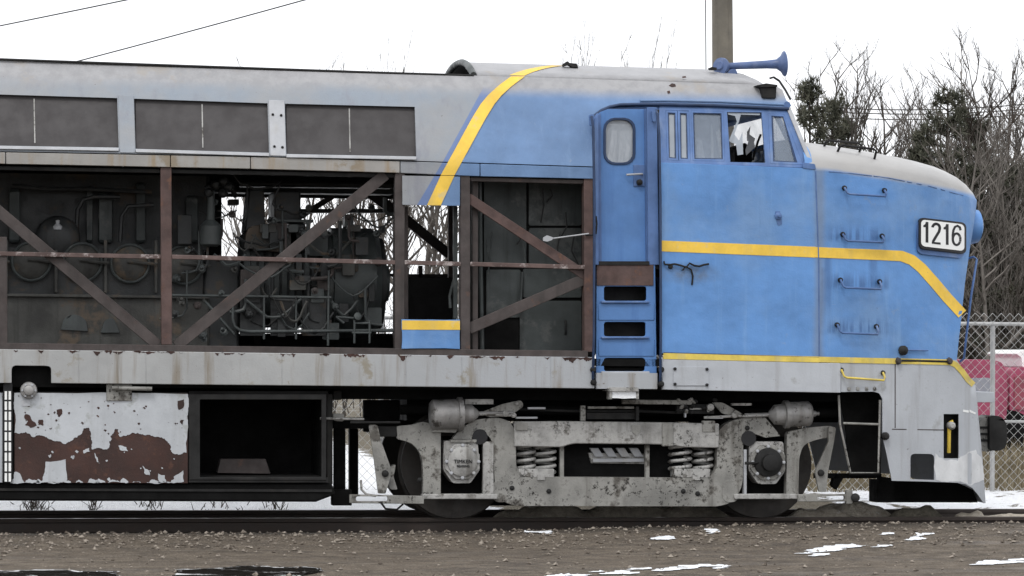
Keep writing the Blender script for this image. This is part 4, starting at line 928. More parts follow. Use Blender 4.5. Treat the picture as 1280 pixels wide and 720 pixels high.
# wheels and axles
for wx in (567, 949):
    cx_ = P(wx, 650, .78).x
    for yy, sgn in ((.74, 1), (2.32, -1)):
        o = Vector((cx_, yy, .533))
        wl = lathe('wheel', o, (0, sgn, 0), [(0, .30), (.0, .38), (-.005, .46), (0, .533), (.09, .533), (.10, .56), (.125, .555), (.135, .45), (.10, .3), (.11, .12), (.14, .11), (.15, .0)], M_WHEEL, BG, 48)
        wl.location.z += 0
    lathe('axle', Vector((cx_, .35, .533)), (0, 1, 0), [(0, .08), (2.3, .08)], M_DARK, BG, 16)
# axle boxes
def axlebox(x, y, cap):
    c = P(x, y, YT-.02)
    b = plate('axle_box', roundp([(x-23, y-26, 3), (x+19, y-26, 3), (x+22, y+10, 3), (x+10, y+27, 3), (x-12, y+27, 3), (x-24, y+10, 3)]), M_TRUCK2, BG, YT, .3, bevel=.008)
    oc = [(x+23.5*math.cos(math.radians(22.5+45*i)), y+23.5*math.sin(math.radians(22.5+45*i))) for i in range(8)]
    plate('cover_plate', oc, M_TRUCK if cap else M_TRUCK2, b, YT-.03, .04, bevel=.006)
    prof_ = [(0, .15), (.02, .145), (.03, .13), (.035, .0)] if not cap else [(0, .145), (.03, .14), (.04, .11), (.045, .085), (.11, .08), (.12, .05), (.12, 0)]
    lathe('cover_boss', P(x, y, YT-.028), (0, -1, 0), prof_, M_TRUCK2 if not cap else M_DARK, b, 28)
    for i in range(8):
        a = math.radians(22.5+45*i-22.5); p = P(x, y, YT-.03)+Vector((.158*math.cos(a), 0, .158*math.sin(a)))
        lathe('bolt', p, (0, -1, 0), [(0, .018), (.02, .018), (.028, .01)], M_LIGHT, b, 8)
    plate('box_void', rect(x-28, y-32, x+27, y+42), M_BLACK, b, YT+.25, .03)
    return b
b1 = axlebox(578, 577, False); b2 = axlebox(960, 578, True)
plate('box_cap', rect(563, 549.5, 596, 553), M_TRUCK, BG, YT-.03, .1, bevel=.006)
tube('wear_cable', [P(950, 578, YT-.05), P(940, 579, YT-.08), P(931, 579, YT-.06)], .014, M_DARK, BG)
# raised maker's lettering on the left cover
def letters(txt, px, py, hpx, Yy, parent, mat):
    cu = bpy.data.curves.new('txt', 'FONT'); cu.body = txt; cu.align_x = 'CENTER'; cu.size = 1; cu.extrude = .02
    t = bpy.data.objects.new('txt', cu); COL.objects.link(t); bpy.context.view_layer.update()
    me = bpy.data.meshes.new_from_object(t.evaluated_get(bpy.context.evaluated_depsgraph_get()))
    bpy.data.objects.remove(t); o = P(px, py, Yy); s = hpx/128/.7
    for v in me.vertices: v.co = Vector((o.x+v.co.x*s, o.y-v.co.z*.2, o.z+v.co.y*s))
    return finish('lettering', me, mat, parent, 0)
letters('TIMKEN', 579, 579, 4.6, YT-.066, b1, M_INK)
letters('BEARING', 579, 584, 2.8, YT-.066, b1, M_INK)
# brake hangers, levers and bars
lv = plate('brake_lever', roundp([(461, 531, 3), (472, 531, 3), (476, 550), (489, 586, 4), (488, 597, 3), (482, 617, 2), (473, 617, 2), (467, 570)]), M_TRUCK, BG, YT-.06, .04, bevel=.006)
lathe('pin', P(481.5, 592, YT-.06), (0, -1, 0), [(0, .035), (.03, .03), (.04, .012)], M_DARK, lv, 12)
rl = plate('brake_lever', roundp([(1036, 533, 3), (1045, 534, 3), (1043, 550), (1035, 590, 3), (1033, 615, 2), (1024, 615, 2), (1019, 590, 4), (1021, 585, 3), (1036, 552)]), M_TRUCK, BG, YT-.06, .04, bevel=.006)
lathe('pin', P(1026, 591, YT-.06), (0, -1, 0), [(0, .035), (.03, .03), (.04, .012)], M_DARK, rl, 12)
plate('brake_shoe', roundp([(488, 585, 3), (495, 580, 3), (492, 596), (497, 612, 2), (488, 612, 2)]), M_TRUCK, BG, YT+.1, .12, bevel=.01)
plate('hanger_block', rect(472, 533, 497, 546), M_DARK, BG, YT+.02, .1, bevel=.01)
plate('pull_bar', [(437, 618), (530, 620), (530, 630), (437, 629)], M_TRUCK, BG, YT-.08, .05, [rrect(445, 620.5, 485, 626.5, 2.5)], bevel=.006)
plate('pull_bar', [(998, 618), (1072, 617.5), (1072, 627), (998, 627)], M_TRUCK, BG, YT-.08, .05, [rrect(1022, 619.8, 1056, 624.8, 1.6)], bevel=.006)
lathe('bar_end_pin', P(1069, 622, YT-.09), (0, -1, 0), [(0, .045), (.03, .04), (.04, .02)], M_DARK, BG, 12)
plate('bar_clevis', rect(1058, 613, 1066, 630), M_TRUCK, BG, YT-.09, .06, bevel=.006)
plate('rear_crossmember', rect(1020, 592, 1102, 598), M_BLACK, BG, .7, .1)
plate('rear_crossmember', [(1044, 592), (1054, 598), (1046, 612), (1040, 607)], M_BLACK, BG, .7, .1)
# brake cylinders
def brakecyl(x0, x1, y0, y1, body, neck, rod, flip):
    a = P(x0, y0, .28); b = P(x1, y1, .28); ax = b-a; L = ax.length
    c = lathe('brake_cylinder', a, ax, [(0, .03), (.004, body*.8), (.03, body), (L-.05, body), (L-.045, body*1.12), (L, body*1.12), (L+.004, neck*1.1), (L+.10, neck), (L+.12, neck*.75), (L+.15, .04), (L+.16, .022), (L+rod, .022)], M_CYL, BG, 28)
    return c
c1 = brakecyl(537, 578, 518.5, 517.5, .148, .085, .50, False)
c2 = brakecyl(1014, 980, 517, 518, .125, .098, .40, True)
lathe('cylinder_stub', P(1014, 517, .28), (1, 0, 0), [(-.01, .03), (.04, .03), (.06, .015), (.08, .02)], M_CYL, c2, 12)
plate('cylinder_bracket', rect(581, 499, 617, 505.5), M_TRUCK2, BG, .26, .1, bevel=.006)
plate('cylinder_saddle', [(545, 533), (575, 533), (570, 541), (540, 540)], M_TRUCK, BG, .26, .2, bevel=.006)
for q in ([(598, 517), (628, 505, 4), (652, 500, 4), (655, 508, 4), (636, 521), (610, 521)], [(890, 503, 2), (903, 503, 3), (928, 517), (922, 521), (903, 517, 3)]):
    plate('crank_arm', roundp([tuple(p) for p in q]), M_TRUCK, BG, .27, .04, bevel=.005)
tube('brake_rod', [P(600, 517.5, .27), P(645, 519.5, .27)], .014, M_TRUCK2, BG)
tube('brake_rod', [P(959, 519, .27), P(912, 520.5, .27), P(880, 522, .27)], .014, M_TRUCK2, BG)
for x, y, r in ((632, 517, .03), (642, 519, .025), (918, 519, .03), (888, 509, .035), (646, 504, .02)): lathe('pin', P(x, y, .25), (0, -1, 0), [(-.05, r), (.02, r), (.03, r*.5)], M_TRUCK2, BG, 10)
# pipes and brackets along the top of the bogie
for q, m, yy in ((rect(726, 507, 732, 526), M_TRUCK, .32), (rect(733, 516, 795, 524), M_DARK, .34), (rect(735, 508, 793, 511), M_TRUCK, .35), (rect(795, 508, 799, 526), M_DARK, .3), (rect(778, 499.5, 865, 505, .01), M_TRUCK, .25), (rect(846, 505, 893, 517, .01), M_DARK, .3), (rect(660, 509, 682, 511.5), M_LIGHT, .27), (rect(645, 521, 672, 523.5), M_LIGHT, .26), (rect(882, 521.5, 904, 523.5), M_LIGHT, .26), (rect(878, 526, 894, 540), M_TRUCK, .26), (rect(645, 528, 660, 538), M_TRUCK, .25), (rect(856, 516, 858, 522), M_LIGHT, .25), (rect(862, 510, 878, 512), M_TRUCK2, .28), (rect(915, 504, 940, 507), M_TRUCK2, .3)):
    plate('bogie_bracket', q, m, BG, yy, .05, bevel=.004)
rnd = random.Random(3)
for i in range(16):
    x = rnd.uniform(845, 900); y = rnd.uniform(500, 516); lathe('pipe_fitting', P(x, y, .27), (rnd.uniform(-1, 1), -.4, rnd.uniform(-.4, .4)), [(0, .016), (.03, .02), (.05, .012)], rnd.choice((M_TRUCK2, M_TRUCK, M_DARK)), BG, 7)
tube('sand_pipe', [P(650, 512, .4), P(720, 514, .4), P(800, 514, .4), P(850, 516, .4)], .014, M_DARK, BG)
tube('bogie_dark_bar', [P(500, 512, .6), P(1045, 516, .6)], .05, M_BLACK, BG)
# far side frame of the same bogie
plate('far_side_frame', [(500, 530), (1010, 536), (1010, 560), (900, 560), (890, 632), (560, 632), (550, 560), (500, 555)], M_BLACK, BG, 2.6, .1, [rect(660, 565, 860, 600)])
box('bogie_bolster', (P(690, 550, 1).x, .5, .35), (P(850, 550, 1).x, 2.56, .95), M_BLACK, BG)
for wx in (567, 949):
    cx_ = P(wx, 650, .78).x; dx = .75 if wx < 700 else -.75
    lathe('traction_motor', Vector((cx_+dx*.6, .95, .5)), (0, 1, 0), [(0, .3), (.02, .34), (1.1, .34), (1.12, .3)], M_BLACK, BG, 20)
# dark air line by the rear wheel
tube('air_line', [P(438, 528, .2), P(500, 528, .22)], .012, M_DARK, LOCO)

# ================================================================== GROUND AND TRACK
from mathutils import noise as mn
def gz(x, y):
    t = min(max((y-2.6)/3.4, 0), 1); t = t*t*(3-2*t)
    b = -.135+.135*t
    if y > 8: b += min((y-8)*.012, .5)
    amp = .0035 if y < 2.6 else .03
    if y < .72: b += .075*min(max((x+.5)/3.5, 0), 1)*min(max((y+2.5)/2.5, 0), 1)+.03*min(max((y+1.6)/1.2, 0), 1)*min(max((.6-y)/.4, 0), 1)
    q = Vector((x, y, 0))
    return b+amp*(mn.noise(q*1.7)+.5*mn.noise(q*5.1)+.3*mn.noise(q*13))
def axis(lo, hi, st, far):
    a = [lo+st*i for i in range(int((hi-lo)/st)+1)]; s = st; p = a[-1]; r = []
    while p < far: s *= 1.35; p += s; r.append(p)
    s = st; p = a[0]; l = []
    while p > -far: s *= 1.35; p -= s; l.append(p)
    return l[::-1]+a+r
gx = axis(-8, 9, .11, 900); gy = axis(-9, 9, .11, 900)
vs = [(x, y, gz(x, y) if abs(x) < 60 and abs(y) < 60 else gz(0, min(y, 50))) for y in gy for x in gx]; W = len(gx)
fs_ = [(j*W+i, j*W+i+1, (j+1)*W+i+1, (j+1)*W+i) for j in range(len(gy)-1) for i in range(W-1)]
me = bpy.data.meshes.new('ground'); me.from_pydata(vs, [], fs_); me.shade_smooth()
n = NB('muddy_gravel_yard')
big = n.noise(.9, 6, .65); mid = n.noise(5, 7, .7); fine = n.noise(45, 6, .75); vor = n.voro(38)
streak = n.noise(1.0, 6, .65, n.sc(n.pos, (.45, 2.6, 1)))
c = n.mix(n.ss(mid, .3, .7), (.135, .108, .081, 1), (.25, .207, .16, 1))
c = n.mix(n.ss(streak, .48, .66, 0, .5), c, (.10, .082, .066, 1))
c = n.mix(n.ss(n.noise(2.4, 8, .75), .50, .62, 0, .7), c, (.095, .078, .062, 1))
c = n.mix(n.ss(n.noise(1.0, 6, .65, n.sc(n.pos, (.5, 2.6, 1))), .58, .72, 0, .4), c, (.33, .29, .245, 1))
c = n.mix(n.ss(fine, .35, .7), n.mulc(c, .55), n.mulc(c, 1.35))
c = n.mix(n.ss(n.voro(55), .18, .05, 0, .5), c, (.26, .25, .235, 1))
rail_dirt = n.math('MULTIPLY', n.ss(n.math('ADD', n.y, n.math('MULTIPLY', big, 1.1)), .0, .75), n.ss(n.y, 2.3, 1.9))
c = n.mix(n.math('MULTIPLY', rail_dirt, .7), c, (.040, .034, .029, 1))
back = n.ss(n.y, 1.7, 2.2)
grass = n.mix(n.ss(mid, .3, .7), (.12, .10, .07, 1), (.21, .185, .14, 1))
bias = n.math('ADD', n.ss(n.x, -.2, 1.2, .34, -.08), n.ss(n.x, 4.1, 4.8, 0, .22))
bias = n.math('SUBTRACT', bias, n.math('MULTIPLY', n.ss(n.y, 6.5, 9.5, 0, .32), n.ss(n.x, 1.5, 3.0)))
sm = n.ss(n.math('ADD', n.math('ADD', n.math('MULTIPLY', n.noise(1.6, 8, .72), .8), n.math('MULTIPLY', mid, .25)), bias), .58, .64)
c = n.mix(n.math('MULTIPLY', back, n.math('SUBTRACT', 1.0, sm)), c, grass)
c = n.mix(n.math('MULTIPLY', back, sm), c, (.92, .93, .95, 1))
wet = n.ss(n.noise(1.0, 5, .6, n.sc(n.pos, (.5, 1.6, 1))), .5, .62)
n.bump(n.math('ADD', n.math('ADD', fine, n.math('MULTIPLY', vor, -1.2)), n.math('MULTIPLY', mid, 1.5)), .9, .03)
M_GROUND = n.done(c, n.ss(wet, 0, 1, .9, .5), 0, .3)
g = finish('ground', me, M_GROUND, None, 0); me.shade_smooth(); tag(g, kind='structure')

TK = empty('railway_track', (0, 1.53, -.16)); tag(TK, kind='structure')
for yc in (.812, 2.248):
    prof_r = [(-.065, -.16), (.065, -.16), (.065, -.148), (.012, -.13), (.012, -.045), (.035, -.035), (.037, -.006), (.030, 0), (-.030, 0), (-.037, -.006), (-.035, -.035), (-.012, -.045), (-.012, -.13), (-.065, -.148)]
    xs_ = (-60, -8, -5, -2, 1, 4, 6.5, 60)
    v = [(x, yc+a, b) for x in xs_ for a, b in prof_r]; K = len(prof_r)
    f = [(j*K+i, j*K+(i+1) % K, (j+1)*K+(i+1) % K, (j+1)*K+i) for j in range(len(xs_)-1) for i in range(K)]
    rl_ = from_vf('rail', v, f, M_RAIL, TK, 30)
    box('rail_head', (-60, yc-.028, -.002), (60, yc+.028, .0015), M_RAILTOP, rl_)
M_TIE = wmat('old_sleeper_wood', (.055, .047, .04), .9, .3, 4, (.03, .027, .024), .6, bump=.5)
for i in range(27):
    x = -7.4+i*.56
    box('sleeper', (x-.11, .28, -.26), (x+.11, 2.78, -.158), M_TIE, TK, .01)

def ground_poly(name, pts, mat, lift=.012, th=.02, amp=2.0, seed=1):
    """irregular low patch lying on the ground; pixel outline dropped on the ground plane"""
    W3 = []
    for x, y in pts:
        p = PG(x, y, -.12); W3.append((p.x, p.y))
    q = rag(W3, amp, 4, seed)
    bm = bmesh.new(); es = []; v = [bm.verts.new((a, b, 0)) for a, b in q]
    for i in range(len(v)): es.append(bm.edges.new((v[i], v[(i+1) % len(v)])))
    bmesh.ops.triangle_fill(bm, edges=es, use_beauty=True)
    bnd = set(v)
    for ax in (0, 1):
        lo_ = min(p_.co[ax] for p_ in bm.verts); hi_ = max(p_.co[ax] for p_ in bm.verts); c_ = lo_+.12
        while c_ < hi_:
            co = [0, 0, 0]; co[ax] = c_; no_ = [0, 0, 0]; no_[ax] = 1
            bmesh.ops.bisect_plane(bm, geom=bm.verts[:]+bm.edges[:]+bm.faces[:], plane_co=co, plane_no=no_); c_ += .12
    for u in bm.verts:
        u.co.z = gz(u.co.x, u.co.y)+lift+(0 if u.is_boundary else th*(.7+.5*mn.noise(u.co*7)))
    o = from_bm(name, bm, mat, None, 60); tag(o, kind='structure'); return o
for k, pl in enumerate(([(1000, 688), (1040, 684), (1100, 679), (1182, 673), (1183, 678), (1110, 685), (1040, 691), (1002, 691)],
        [(690, 717), (760, 709), (850, 706), (905, 709), (800, 713), (730, 719)], [(190, 657.5), (235, 658), (246, 661), (200, 661)],
        [(268, 658), (290, 659), (288, 662), (270, 661)], [(820, 676), (838, 675), (840, 678), (822, 678)], [(1200, 702), (1280, 697), (1300, 701), (1210, 705)],
        [(655, 668), (690, 670), (688, 672), (656, 670)], [(880, 671), (890, 670), (892, 673), (882, 674)])):
    rk = random.Random(60+k); ax_ = min(p[0] for p in pl); bx_ = max(p[0] for p in pl); lo_y = min(p[1] for p in pl); hi_y = max(p[1] for p in pl)
    up_ = lin(sorted((p[0], p[1]) for p in pl)); big_ = (bx_-ax_) > 60
    if not big_:
        ground_poly('snow_patch', pl, M_SNOW, .010, .012, .10, 60+k); continue
    for m in range(int((bx_-ax_)/11)):
        xc = rk.uniform(ax_, bx_); tt = (xc-ax_)/(bx_-ax_); yc = hi_y-(hi_y-lo_y)*tt if k in (0, 1, 5) else (lo_y+hi_y)/2
        yc += rk.gauss(0, (hi_y-lo_y)*.12); L = rk.uniform(6, 26)*(1.4 if m % 4 == 0 else .8); hh = rk.uniform(.5, 1.3)*(1.4 if m % 4 == 0 else 1)
        ground_poly('snow_patch', [(xc-L, yc+hh*.8), (xc-L*.4, yc-hh*.4), (xc+L*.3, yc-hh), (xc+L, yc-hh*.6), (xc+L*.5, yc+hh*.5), (xc-L*.3, yc+hh)], M_SNOW, .008, .010, .12, 300+k*40+m)
n = NB('muddy_water'); n.bump(n.noise(9, 3), .05, .01)
M_WATER = n.done((.022, .019, .016), .04, 0, .5)
for k, pl in enumerate(([(-60, 713), (60, 711), (150, 714), (140, 726), (-60, 728)], [(215, 712), (300, 706.5), (385, 708), (405, 713), (370, 724), (240, 726)])):
    ground_poly('puddle', pl, M_WATER, .012, .003, .12, 90+k)

# loose stones
rs = random.Random(11)
def stone_mesh(bm, p, s, rd):
    v = []
    for d in ((1, 0, 0), (-1, 0, 0), (0, 1, 0), (0, -1, 0), (0, 0, .75), (0, 0, -.5)):
        v.append(bm.verts.new(p+Vector(d)*s*rd.uniform(.6, 1.3)+Vector((rd.uniform(-.3, .3), rd.uniform(-.3, .3), 0))*s))
    for t in ((0, 2, 4), (2, 1, 4), (1, 3, 4), (3, 0, 4), (2, 0, 5), (1, 2, 5), (3, 1, 5), (0, 3, 5)): bm.faces.new([v[i] for i in t])
bm = bmesh.new()
for i in range(12000):
    x = rs.uniform(-7, 8); y = rs.choice((rs.uniform(-7.5, .7), rs.uniform(-1.6, .72), rs.uniform(.9, 3.2), rs.gauss(-.6, .8)))
    if .74 < y < .90: continue
    s = .004+.026*rs.random()**4
    stone_mesh(bm, Vector((x, y, gz(x, y)+s*.3)), s, rs)
n = NB('loose_stones'); c = n.mix(n.ss(n.noise(19, 2, .5), .35, .68), (.08, .064, .05, 1), (.30, .262, .22, 1))
M_STONE = n.done(c, .85, 0, .3)
tag(from_bm('loose_gravel', bm, M_STONE, None, 0), kind='stuff')
# mounds of dirt and ballast along the far edge of the near rail
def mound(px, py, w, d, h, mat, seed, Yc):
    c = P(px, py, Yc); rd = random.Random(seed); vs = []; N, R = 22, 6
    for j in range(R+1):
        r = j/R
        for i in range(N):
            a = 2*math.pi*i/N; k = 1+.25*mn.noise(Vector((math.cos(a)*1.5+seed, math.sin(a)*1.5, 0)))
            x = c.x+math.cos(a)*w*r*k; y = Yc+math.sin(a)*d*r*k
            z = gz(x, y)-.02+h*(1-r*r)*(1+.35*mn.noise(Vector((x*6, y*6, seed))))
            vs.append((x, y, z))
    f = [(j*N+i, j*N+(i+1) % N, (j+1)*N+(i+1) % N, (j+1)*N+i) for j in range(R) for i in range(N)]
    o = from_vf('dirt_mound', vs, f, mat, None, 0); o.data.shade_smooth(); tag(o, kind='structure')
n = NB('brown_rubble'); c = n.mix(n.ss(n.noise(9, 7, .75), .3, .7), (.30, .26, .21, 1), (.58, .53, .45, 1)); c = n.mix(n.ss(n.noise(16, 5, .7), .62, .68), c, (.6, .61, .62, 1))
n.bump(n.noise(30, 6, .75), .9, .04); M_RUB = n.done(c, .9, 0, .2)  # rubble tone lightened to offset the shade under the train
n = NB('dark_damp_earth'); c = n.mix(n.ss(n.noise(9, 7, .75), .3, .7), (.07, .063, .05, 1), (.16, .145, .115, 1)); n.bump(n.noise(30, 6, .75), .9, .04); M_EARTH = n.done(c, .85, 0, .2)
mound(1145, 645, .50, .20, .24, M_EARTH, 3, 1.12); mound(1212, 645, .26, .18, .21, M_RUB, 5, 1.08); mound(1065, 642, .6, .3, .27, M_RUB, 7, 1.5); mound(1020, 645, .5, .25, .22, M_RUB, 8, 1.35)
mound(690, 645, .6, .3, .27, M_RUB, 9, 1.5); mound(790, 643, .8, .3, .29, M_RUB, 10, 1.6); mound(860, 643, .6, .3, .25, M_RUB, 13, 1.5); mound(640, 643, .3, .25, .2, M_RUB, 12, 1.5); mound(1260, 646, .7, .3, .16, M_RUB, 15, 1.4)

# ================================================================== FENCE
FY = 6.0
FN = empty('chain_link_fence', (P(1242, 615, FY).x, FY, 0)); tag(FN, 'galvanised chain link fence with top and middle rails behind the locomotive nose', 'fence')
xa, xb = P(250, 500, FY).x, P(1480, 500, FY).x
px_post = P(1242, 500, FY).x
zt_f, zm_f = P(1255, 405, FY).z, P(1255, 527, FY).z
zt2 = zt_f+.17
k = -4
for i in range(-5, 2):
    x = px_post+i*2.5; tube('fence_post', [Vector((x, FY+.04, -.15)), Vector((x, FY+.04, zt_f+.03))], .03, M_GALV, FN, 10)
tube('top_rail', [Vector((xa, FY+.02, zt_f)), Vector((xb, FY+.02, zt_f))], .023, M_GALV, FN, 8)
tube('middle_rail', [Vector((xa, FY+.02, zm_f)), Vector((xb, FY+.02, zm_f))], .018, M_GALV, FN, 8)
bm = bmesh.new(); d = .055; wk = 0; x = xa; zz0 = .03; nz = int((zt2-zz0)/d)
while x < xb:
    pts = [Vector((x+(d*.5 if (j+wk) % 2 else -d*.5)*1.0, FY-.012+(.006 if j % 2 else 0), zz0+j*d)) for j in range(nz+1)]
    bm_tube(bm, pts, .0034, 3, False); x += d; wk += 1
mesh_o = from_bm('wire_mesh', bm, M_MESH, FN, 0); mesh_o['kind'] = 'stuff'

# ================================================================== RED TRUCKS BEHIND THE FENCE
M_PINK = wmat('sun_faded_red_paint', (.30, .055, .105), .45, .2, 2, (.36, .12, .17), .5, bump=.1)
M_PINKD = wmat('dull_red_trim', (.25, .06, .085), .55, .2, 3, bump=.1)  # slightly darker red for running board and side panel
def truck(loc_px, name, label, Yb, body):
    e = empty(name, P(loc_px, 590, Yb)); WL[e.name].z = 0; e.location.z = 0
    return tag(e, label, 'truck')
T1 = truck(1228, 'old_truck', 'faded red truck with rounded cab roof, half hidden by the locomotive nose', 9.2, 0)
plate('cab_body', roundp([(1130, 470, 6), (1140, 452, 8), (1236, 449, 14), (1257, 453, 20), (1260, 490, 14), (1258, 526, 8), (1130, 526, 4)]), M_PINK, T1, 9.2, 1.7, bevel=.06)
plate('side_window', roundp([(1205, 473, 4), (1238, 472, 4), (1240, 492, 4), (1205, 494, 4)]), M_GLASS, T1, 9.18, .03)
plate('running_board', rect(1130, 527, 1275, 545), M_PINKD, T1, 9.3, 1.5, bevel=.03)
for x in (1165, 1262): lathe('wheel', P(x, 548, 9.25), (0, 1, 0), [(0, .2), (.02, .38), (.2, .38), (.22, .2)], M_BLACK, T1, 20)
T2 = truck(1300, 'old_truck', 'faded red truck bonnet with white cap at the right edge behind the fence', 9.6, 0)
plate('engine_hood', roundp([(1262, 478, 5), (1265, 460, 5), (1345, 457, 10), (1360, 475, 8), (1360, 540, 4), (1262, 536, 4)]), M_PINK, T2, 9.6, 1.6, bevel=.05)
plate('side_panel', roundp([(1268, 470, 3), (1350, 466, 3), (1352, 515, 3), (1268, 512, 3)]), M_PINKD, T2, 9.58, .03, bevel=.01)
plate('white_cap', roundp([(1270, 442, 3), (1280, 437, 4), (1300, 437, 6), (1302, 459, 2), (1278, 459, 2), (1277, 447, 2)]), M_PLATEW, T2, 9.8, 1.2, bevel=.05)
plate('chassis', rect(1263, 538, 1360, 552), M_BLACK, T2, 9.8, 1.2)
for x in (1290, 1340): lathe('wheel', P(x, 552, 9.65), (0, 1, 0), [(0, .2), (.02, .38), (.2, .38), (.22, .2)], M_BLACK, T2, 20)

# ================================================================== POLE AND WIRES
PY = 8.0
pb = P(907, 600, PY); PLX = pb.x
PO = empty('utility_pole', (PLX, PY, 0)); tag(PO, 'weathered wooden utility pole rising behind the cab roof', 'utility pole')
lathe('pole_shaft', (PLX, PY, -.1), (P(901, 0, PY)-P(904, 450, PY)), [(0, .15), (4, .14), (8.2, .125), (8.25, .09)], M_POLE, PO, 18)
tube('ground_wire', [P(885, 500, PY-.1), P(882.5, 80, PY-.1), P(881.5, -60, PY-.1)], .007, M_WIRE, PO, 5)
top = P(890, -128, PY)
box('cross_arm', (PLX-1.0, PY-.2, top.z-.08), (PLX+1.0, PY-.13, top.z+.05), M_POLE, PO, .01)
for sx in (-.85, -.3, .85): lathe('insulator', (PLX+sx, PY-.165, top.z+.04), (0, 0, 1), [(0, .03), (.06, .04), (.1, .02), (.13, .03), (.15, 0)], M_GALV, PO, 10)
def wire(name, a, b, sag, label, r=.012):
    pts = [a.lerp(b, t/24)-Vector((0, 0, sag*4*(t/24)*(1-t/24))) for t in range(25)]
    bm = bmesh.new(); bm_tube(bm, pts, r, 5); o = from_bm(name, bm, M_WIRE, None, 60); return tag(o, label, 'wire')
wire('overhead_wire', Vector((PLX-.85, PY-.165, top.z+.17)), P(-420, 112, 24), .10, 'upper overhead wire crossing the top left corner of the sky', .011)
wire('overhead_wire', Vector((PLX-.3, PY-.165, top.z+.15)), P(-420, 205, 20), .12, 'lower overhead wire running down behind the hood roof edge', .010)
for k, (ya, yb) in enumerate(((158, 115), (163, 122), (170, 129))):
    wire('overhead_wire', P(1000, ya-26, 30+k), P(1420, yb-5, 34+k), .25, ('highest', 'middle', 'lowest')[k]+' of three thin wires strung in front of the trees', .012)

# ================================================================== TREES
M_BARK = {}
def bark(name, a, b):
    n = NB(name); c = n.mix(n.ss(n.noise(3, 5, .65), .3, .7), a+(1,), b+(1,)); return n.done(c, .9, 0, .15)
M_B1 = bark('grey_bark', (.055, .048, .042), (.105, .094, .084)); M_B2 = bark('brown_bark', (.035, .028, .023), (.07, .058, .048)); M_B3 = bark('pale_twigs', (.10, .09, .08), (.18, .165, .15))
def grow(bm_t, bm_c, h, rd, lean=.06, dens=1.0):
    pts = [Vector((0, 0, -.1))]; p = Vector((0, 0, 0)); dv = Vector((rd.uniform(-lean, lean), rd.uniform(-lean, lean), 1)).normalized(); N = 10
    for i in range(N):
        dv = (dv+Vector((rd.uniform(-.09, .09), rd.uniform(-.09, .09), .06))).normalized(); p = p+dv*h/N; pts.append(p)
    r0_ = .012*h; bm_tube(bm_t, pts, [r0_*(1-.93*i/N) for i in range(N+1)], 6, False)
    def br(o, d, L, r, lev):
        n_ = 5 if lev < 3 else 3; q = [o]; dd = d
        for i in range(n_):
            dd = (dd+Vector((rd.uniform(-.22, .22), rd.uniform(-.22, .22), rd.uniform(-.05, .20)))).normalized(); q.append(q[-1]+dd*L/n_)
        bm_tube(bm_c, q, [r*(1-.8*i/n_) for i in range(n_+1)], 4 if lev < 2 else 3, False)
        if lev < 3:
            m = {1: 7, 2: 4}[lev]
            for _ in range(int(m*dens)):
                t = rd.uniform(.25, 1); k_ = min(int(t*n_), n_-1); oo = q[k_].lerp(q[k_+1], t*n_-k_)
                a = Vector((rd.uniform(-1, 1), rd.uniform(-1, 1), rd.uniform(-.1, .9)))
                br(oo, (dd*.8+a*.7).normalized(), L*rd.uniform(.3, .55), r*.5, lev+1)
    for i in range(int(17*dens)):
        t = .22+.76*i/(17*dens); k_ = min(int(t*N), N-1); oo = pts[k_+1].lerp(pts[min(k_+2, N)], t*N-k_)
        a = rd.uniform(0, 2*math.pi); e = rd.uniform(.7, 1.5)
        br(oo, Vector((math.cos(a), math.sin(a), e)).normalized(), h*.34*(1.05-t)+.3, r0_*(1-t)*.55+.006, 1)
protos = []
for s in range(7):
    rd = random.Random(100+s); bt, bc = bmesh.new(), bmesh.new(); grow(bt, bc, 6.0, rd, .05+.03*(s % 3), 1.0 if s % 2 else .75)
    mt = bpy.data.meshes.new('trunk'); bt.to_mesh(mt); bt.free(); mc = bpy.data.meshes.new('crown'); bc.to_mesh(mc); bc.free()
    m = (M_B1, M_B2, M_B3)[s % 3]; mt.materials.append(m); mc.materials.append(m); mt.shade_smooth(); protos.append((mt, mc))
def place_tree(px, Y, ytop, k, label, group=None, rot=0.0, wid=1.0, protos_=None, nm='bare_tree', cat='tree'):
    b = P(px, 500, Y); z0 = gz(b.x, Y) if abs(b.x) < 60 else .3; h = P(px, ytop, Y).z-z0; s = h/6.0
    e = empty(nm, (b.x, Y, z0)); tag(e, label, cat, group); e.rotation_euler = (0, 0, rot); e.scale = (s*wid, s*wid, s)
    mt, mc = (protos_ or protos)[k % len(protos_ or protos)]
    for nme, mm in (('trunk', mt), ('crown', mc)):
        o = bpy.data.objects.new(nme, mm); COL.objects.link(o); o.parent = e
    return e
rd = random.Random(42)
place_tree(1262, 17, 78, 1, 'tall dark forked bare tree at the right edge behind the fence', None, .6, 1.1)
place_tree(1098, 20, 122, 3, 'bare tree with arching limbs between the two pines', None, 2.1, 1.2)
G = 'bare trees in the thicket'
L1_ = 'bare grey tree in the thicket behind the fence right of the nose'
for px, Y, yt in ((1005, 26, 80), (1022, 30, 92), (1040, 24, 90), (1062, 33, 118), (1078, 28, 105), (1118, 31, 110), (1140, 26, 128), (1160, 34, 100), (1175, 22, 150), (1205, 30, 95), (1222, 36, 88), (1240, 25, 105), (1252, 33, 85), (1275, 28, 70), (1290, 22, 100), (1310, 30, 80), (1340, 26, 90), (1232, 16, 190), (1270, 14, 210), (1248, 19, 150), (1285, 17, 160), (1215, 20, 170), (1192, 26, 140)):
    place_tree(px, Y, yt+rd.uniform(-6, 6), rd.randrange(7), L1_, G, rd.uniform(0, 6), rd.uniform(.8, 1.3))
L2_ = 'bare tree seen through the open engine bay of the locomotive'
